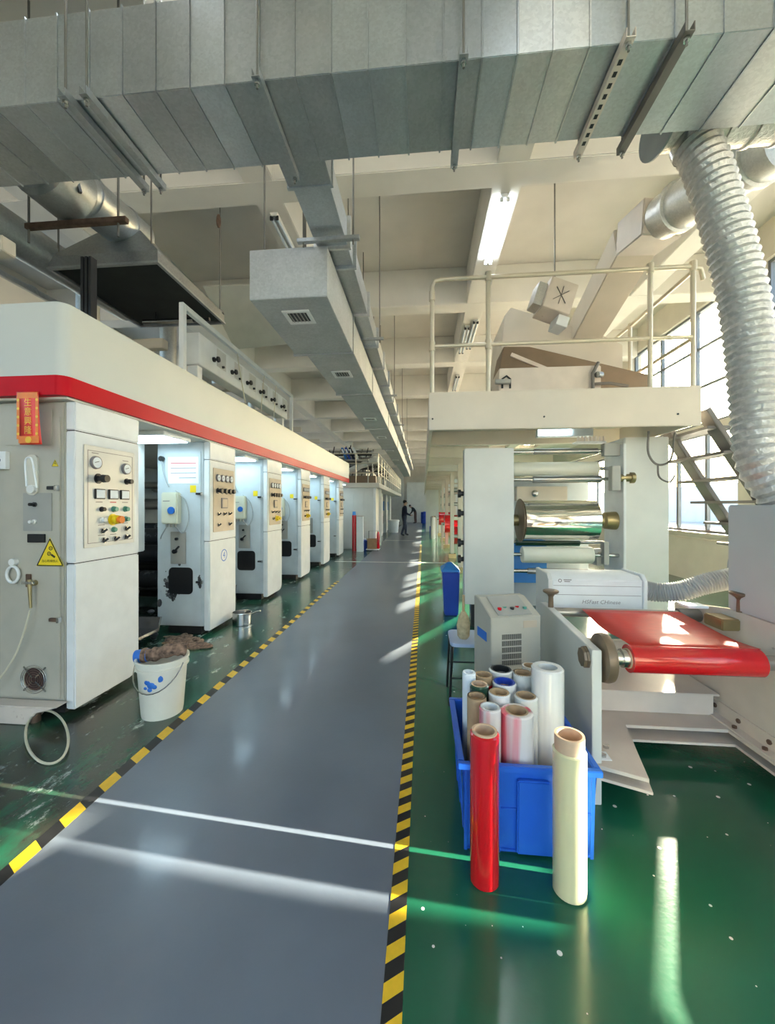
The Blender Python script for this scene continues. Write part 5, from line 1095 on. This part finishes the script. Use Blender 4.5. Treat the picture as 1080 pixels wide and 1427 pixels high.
# ================================================================== people
def person(label, loc, rot, J, up_m, low_m, lean_head=(0, 0, 0), scale=1.):
    """J: joint -> (x,y,z); one skinned surface from the pelvis outward; +Y is forward"""
    E = [('pelvis', 'waist'), ('waist', 'chest'), ('chest', 'neck'), ('neck', 'head'), ('head', 'crown'),
         ('chest', 'shl'), ('shl', 'ell'), ('ell', 'wrl'), ('wrl', 'hal'), ('chest', 'shr'), ('shr', 'elr'), ('elr', 'wrr'), ('wrr', 'har'),
         ('pelvis', 'hil'), ('hil', 'knl'), ('knl', 'anl'), ('anl', 'tol'), ('pelvis', 'hir'), ('hir', 'knr'), ('knr', 'anr'), ('anr', 'tor')]
    R = dict(pelvis=.15, waist=.145, chest=.165, neck=.062, head=.098, crown=.085, sh=.078, el=.056, wr=.042, ha=.044, hi=.105, kn=.072, an=.052, to=.045)
    names = list(J); idx = {n: i for i, n in enumerate(names)}
    me = bpy.data.meshes.new('person'); me.from_pydata([J[n] for n in names], [(idx[a], idx[b]) for a, b in E], [])
    o = bpy.data.objects.new('person', me); col.objects.link(o)
    o.modifiers.new('skin', 'SKIN'); sv = me.skin_vertices[0].data
    for n in names:
        r = R.get(n) or R[n[:-1]]; sv[idx[n]].radius = (r, r * (.82 if n in ('pelvis', 'waist', 'chest') else 1))
        sv[idx[n]].use_root = n == 'pelvis'
    sb = o.modifiers.new('sub', 'SUBSURF'); sb.levels = sb.render_levels = 2
    dg = bpy.context.evaluated_depsgraph_get(); dg.update()
    m2 = bpy.data.meshes.new_from_object(o.evaluated_get(dg)); bpy.data.objects.remove(o)
    m2.name = 'person'; m2.materials.clear()
    for m_ in (up_m, low_m, M_skin, M_shoe): m2.materials.append(m_)
    Jv = {n: Vector(p) for n, p in J.items()}
    def dist(c, a, b):
        d = b - a; t = max(0, min(1, (c - a).dot(d) / d.length_squared)); return (c - a - d * t).length
    for p in m2.polygons:
        c = p.center; best = min(E, key=lambda e: dist(c, Jv[e[0]], Jv[e[1]]) / (R.get(e[1]) or R[e[1][:-1]]) ** .5)
        k = best[1]
        p.material_index = 2 if k in ('head', 'crown') or k in ('hal', 'har') else 3 if k in ('tol', 'tor') else 1 if k[:2] in ('hi', 'kn', 'an') else 0
        p.use_smooth = True
    o = bpy.data.objects.new('person', m2); col.objects.link(o)
    o.location = loc; o.rotation_euler = (0, 0, rot); o.scale = (scale,) * 3
    tag(o, label, 'person')
    h = Jv['head']; cr_ = Jv['crown']; upv = (cr_ - h).normalized(); fw = Vector((0, 1, 0)); fw = (fw - upv * fw.dot(upv)).normalized(); rt = fw.cross(upv)
    def child(mb, n, m_): 
        me_ = bpy.data.meshes.new(n); bmesh.ops.recalc_face_normals(mb.bm, faces=mb.bm.faces[:]); mb.bm.to_mesh(me_); mb.bm.free(); me_.materials.append(m_)
        me_.polygons.foreach_set('use_smooth', [True] * len(me_.polygons)); q = bpy.data.objects.new(n, me_); col.objects.link(q); q.parent = o
    m = MB(); m.sphere(h + upv * .07 - fw * .025, (.097, .10, .095), 14); child(m, 'hair', M_hair)
    m = MB(); m.sphere(h + fw * .10 + upv * .005, (.014, .022, .022), 8); child(m, 'nose', M_skin)
    for s in (-1, 1):
        m = MB(); m.sphere(h + fw * .088 + rt * s * .034 + upv * .03, .011, 8); child(m, 'eye', M_shoe)
        m = MB(); m.sphere(h + rt * s * .098 + upv * .01, (.012, .022, .03), 8); child(m, 'ear', M_skin)
        hn = 'har' if s > 0 else 'hal'; wn_ = 'wrr' if s > 0 else 'wrl'; d = (Jv[hn] - Jv[wn_]).normalized()
        side = d.cross(Vector((0, 0, 1)));
        if side.length < .2: side = Vector((0, 1, 0))
        side.normalize()
        m = MB()
        for q in range(4): 
            b0 = Jv[hn] + side * (q - 1.5) * .019 + d * .02; L = (.055, .07, .065, .048)[q]
            m.tube([b0, b0 + d * L * .55, b0 + d * L + Vector((0, 0, -.018))], [.0095, .009, .007], 6)
        b0 = Jv[wn_] + d * .03 + side * .035; m.tube([b0, b0 + side * .025 + d * .03, b0 + side * .03 + d * .06], [.011, .010, .008], 6)
        child(m, 'fingers', M_skin)
    m = MB(); m.bar(h + fw * .095 - upv * .042 - rt * .022, h + fw * .095 - upv * .042 + rt * .022, .006, .008); child(m, 'mouth', mat('lips', (.35, .14, .12), .5))
    return o
stand = dict(pelvis=(0, 0, .93), waist=(0, 0, 1.08), chest=(0, .02, 1.30), neck=(0, .035, 1.47), head=(0, .06, 1.58), crown=(0, .06, 1.66),
             shl=(-.19, .02, 1.38), ell=(-.24, .06, 1.10), wrl=(-.16, .28, 1.02), hal=(-.12, .36, 1.02), shr=(.19, .02, 1.38), elr=(.24, .05, 1.10), wrr=(.17, .27, 1.0), har=(.13, .35, 1.0),
             hil=(-.10, 0, .86), knl=(-.11, .10, .48), anl=(-.12, .10, .09), tol=(-.13, .25, .045), hir=(.10, 0, .86), knr=(.11, -.02, .48), anr=(.12, -.16, .09), tor=(.13, -.01, .045))
person('worker in navy jacket and dark trousers standing in the aisle with hands forward', (-.92, 18.8, 0), math.radians(-75), stand, M_navy, M_jean)
bend = dict(stand); bend.update(chest=(0, .20, 1.22), neck=(0, .34, 1.34), head=(0, .43, 1.40), crown=(0, .49, 1.46), waist=(0, .06, 1.06), shl=(-.19, .22, 1.26), ell=(-.22, .26, .98), wrl=(-.16, .42, .80), hal=(-.14, .50, .76), shr=(.19, .22, 1.26), elr=(.22, .28, .98), wrr=(.16, .44, .80), har=(.14, .52, .76), anl=(-.12, .02, .09), tol=(-.13, .17, .045), knl=(-.11, .05, .48), anr=(.12, -.06, .09), tor=(.13, .09, .045))
person('worker in dark top and brown trousers bending forward by the far partition', (-.65, 32.4, 0), math.radians(85), bend, mat('dark_top', (.03, .03, .035), .85), M_brownc)
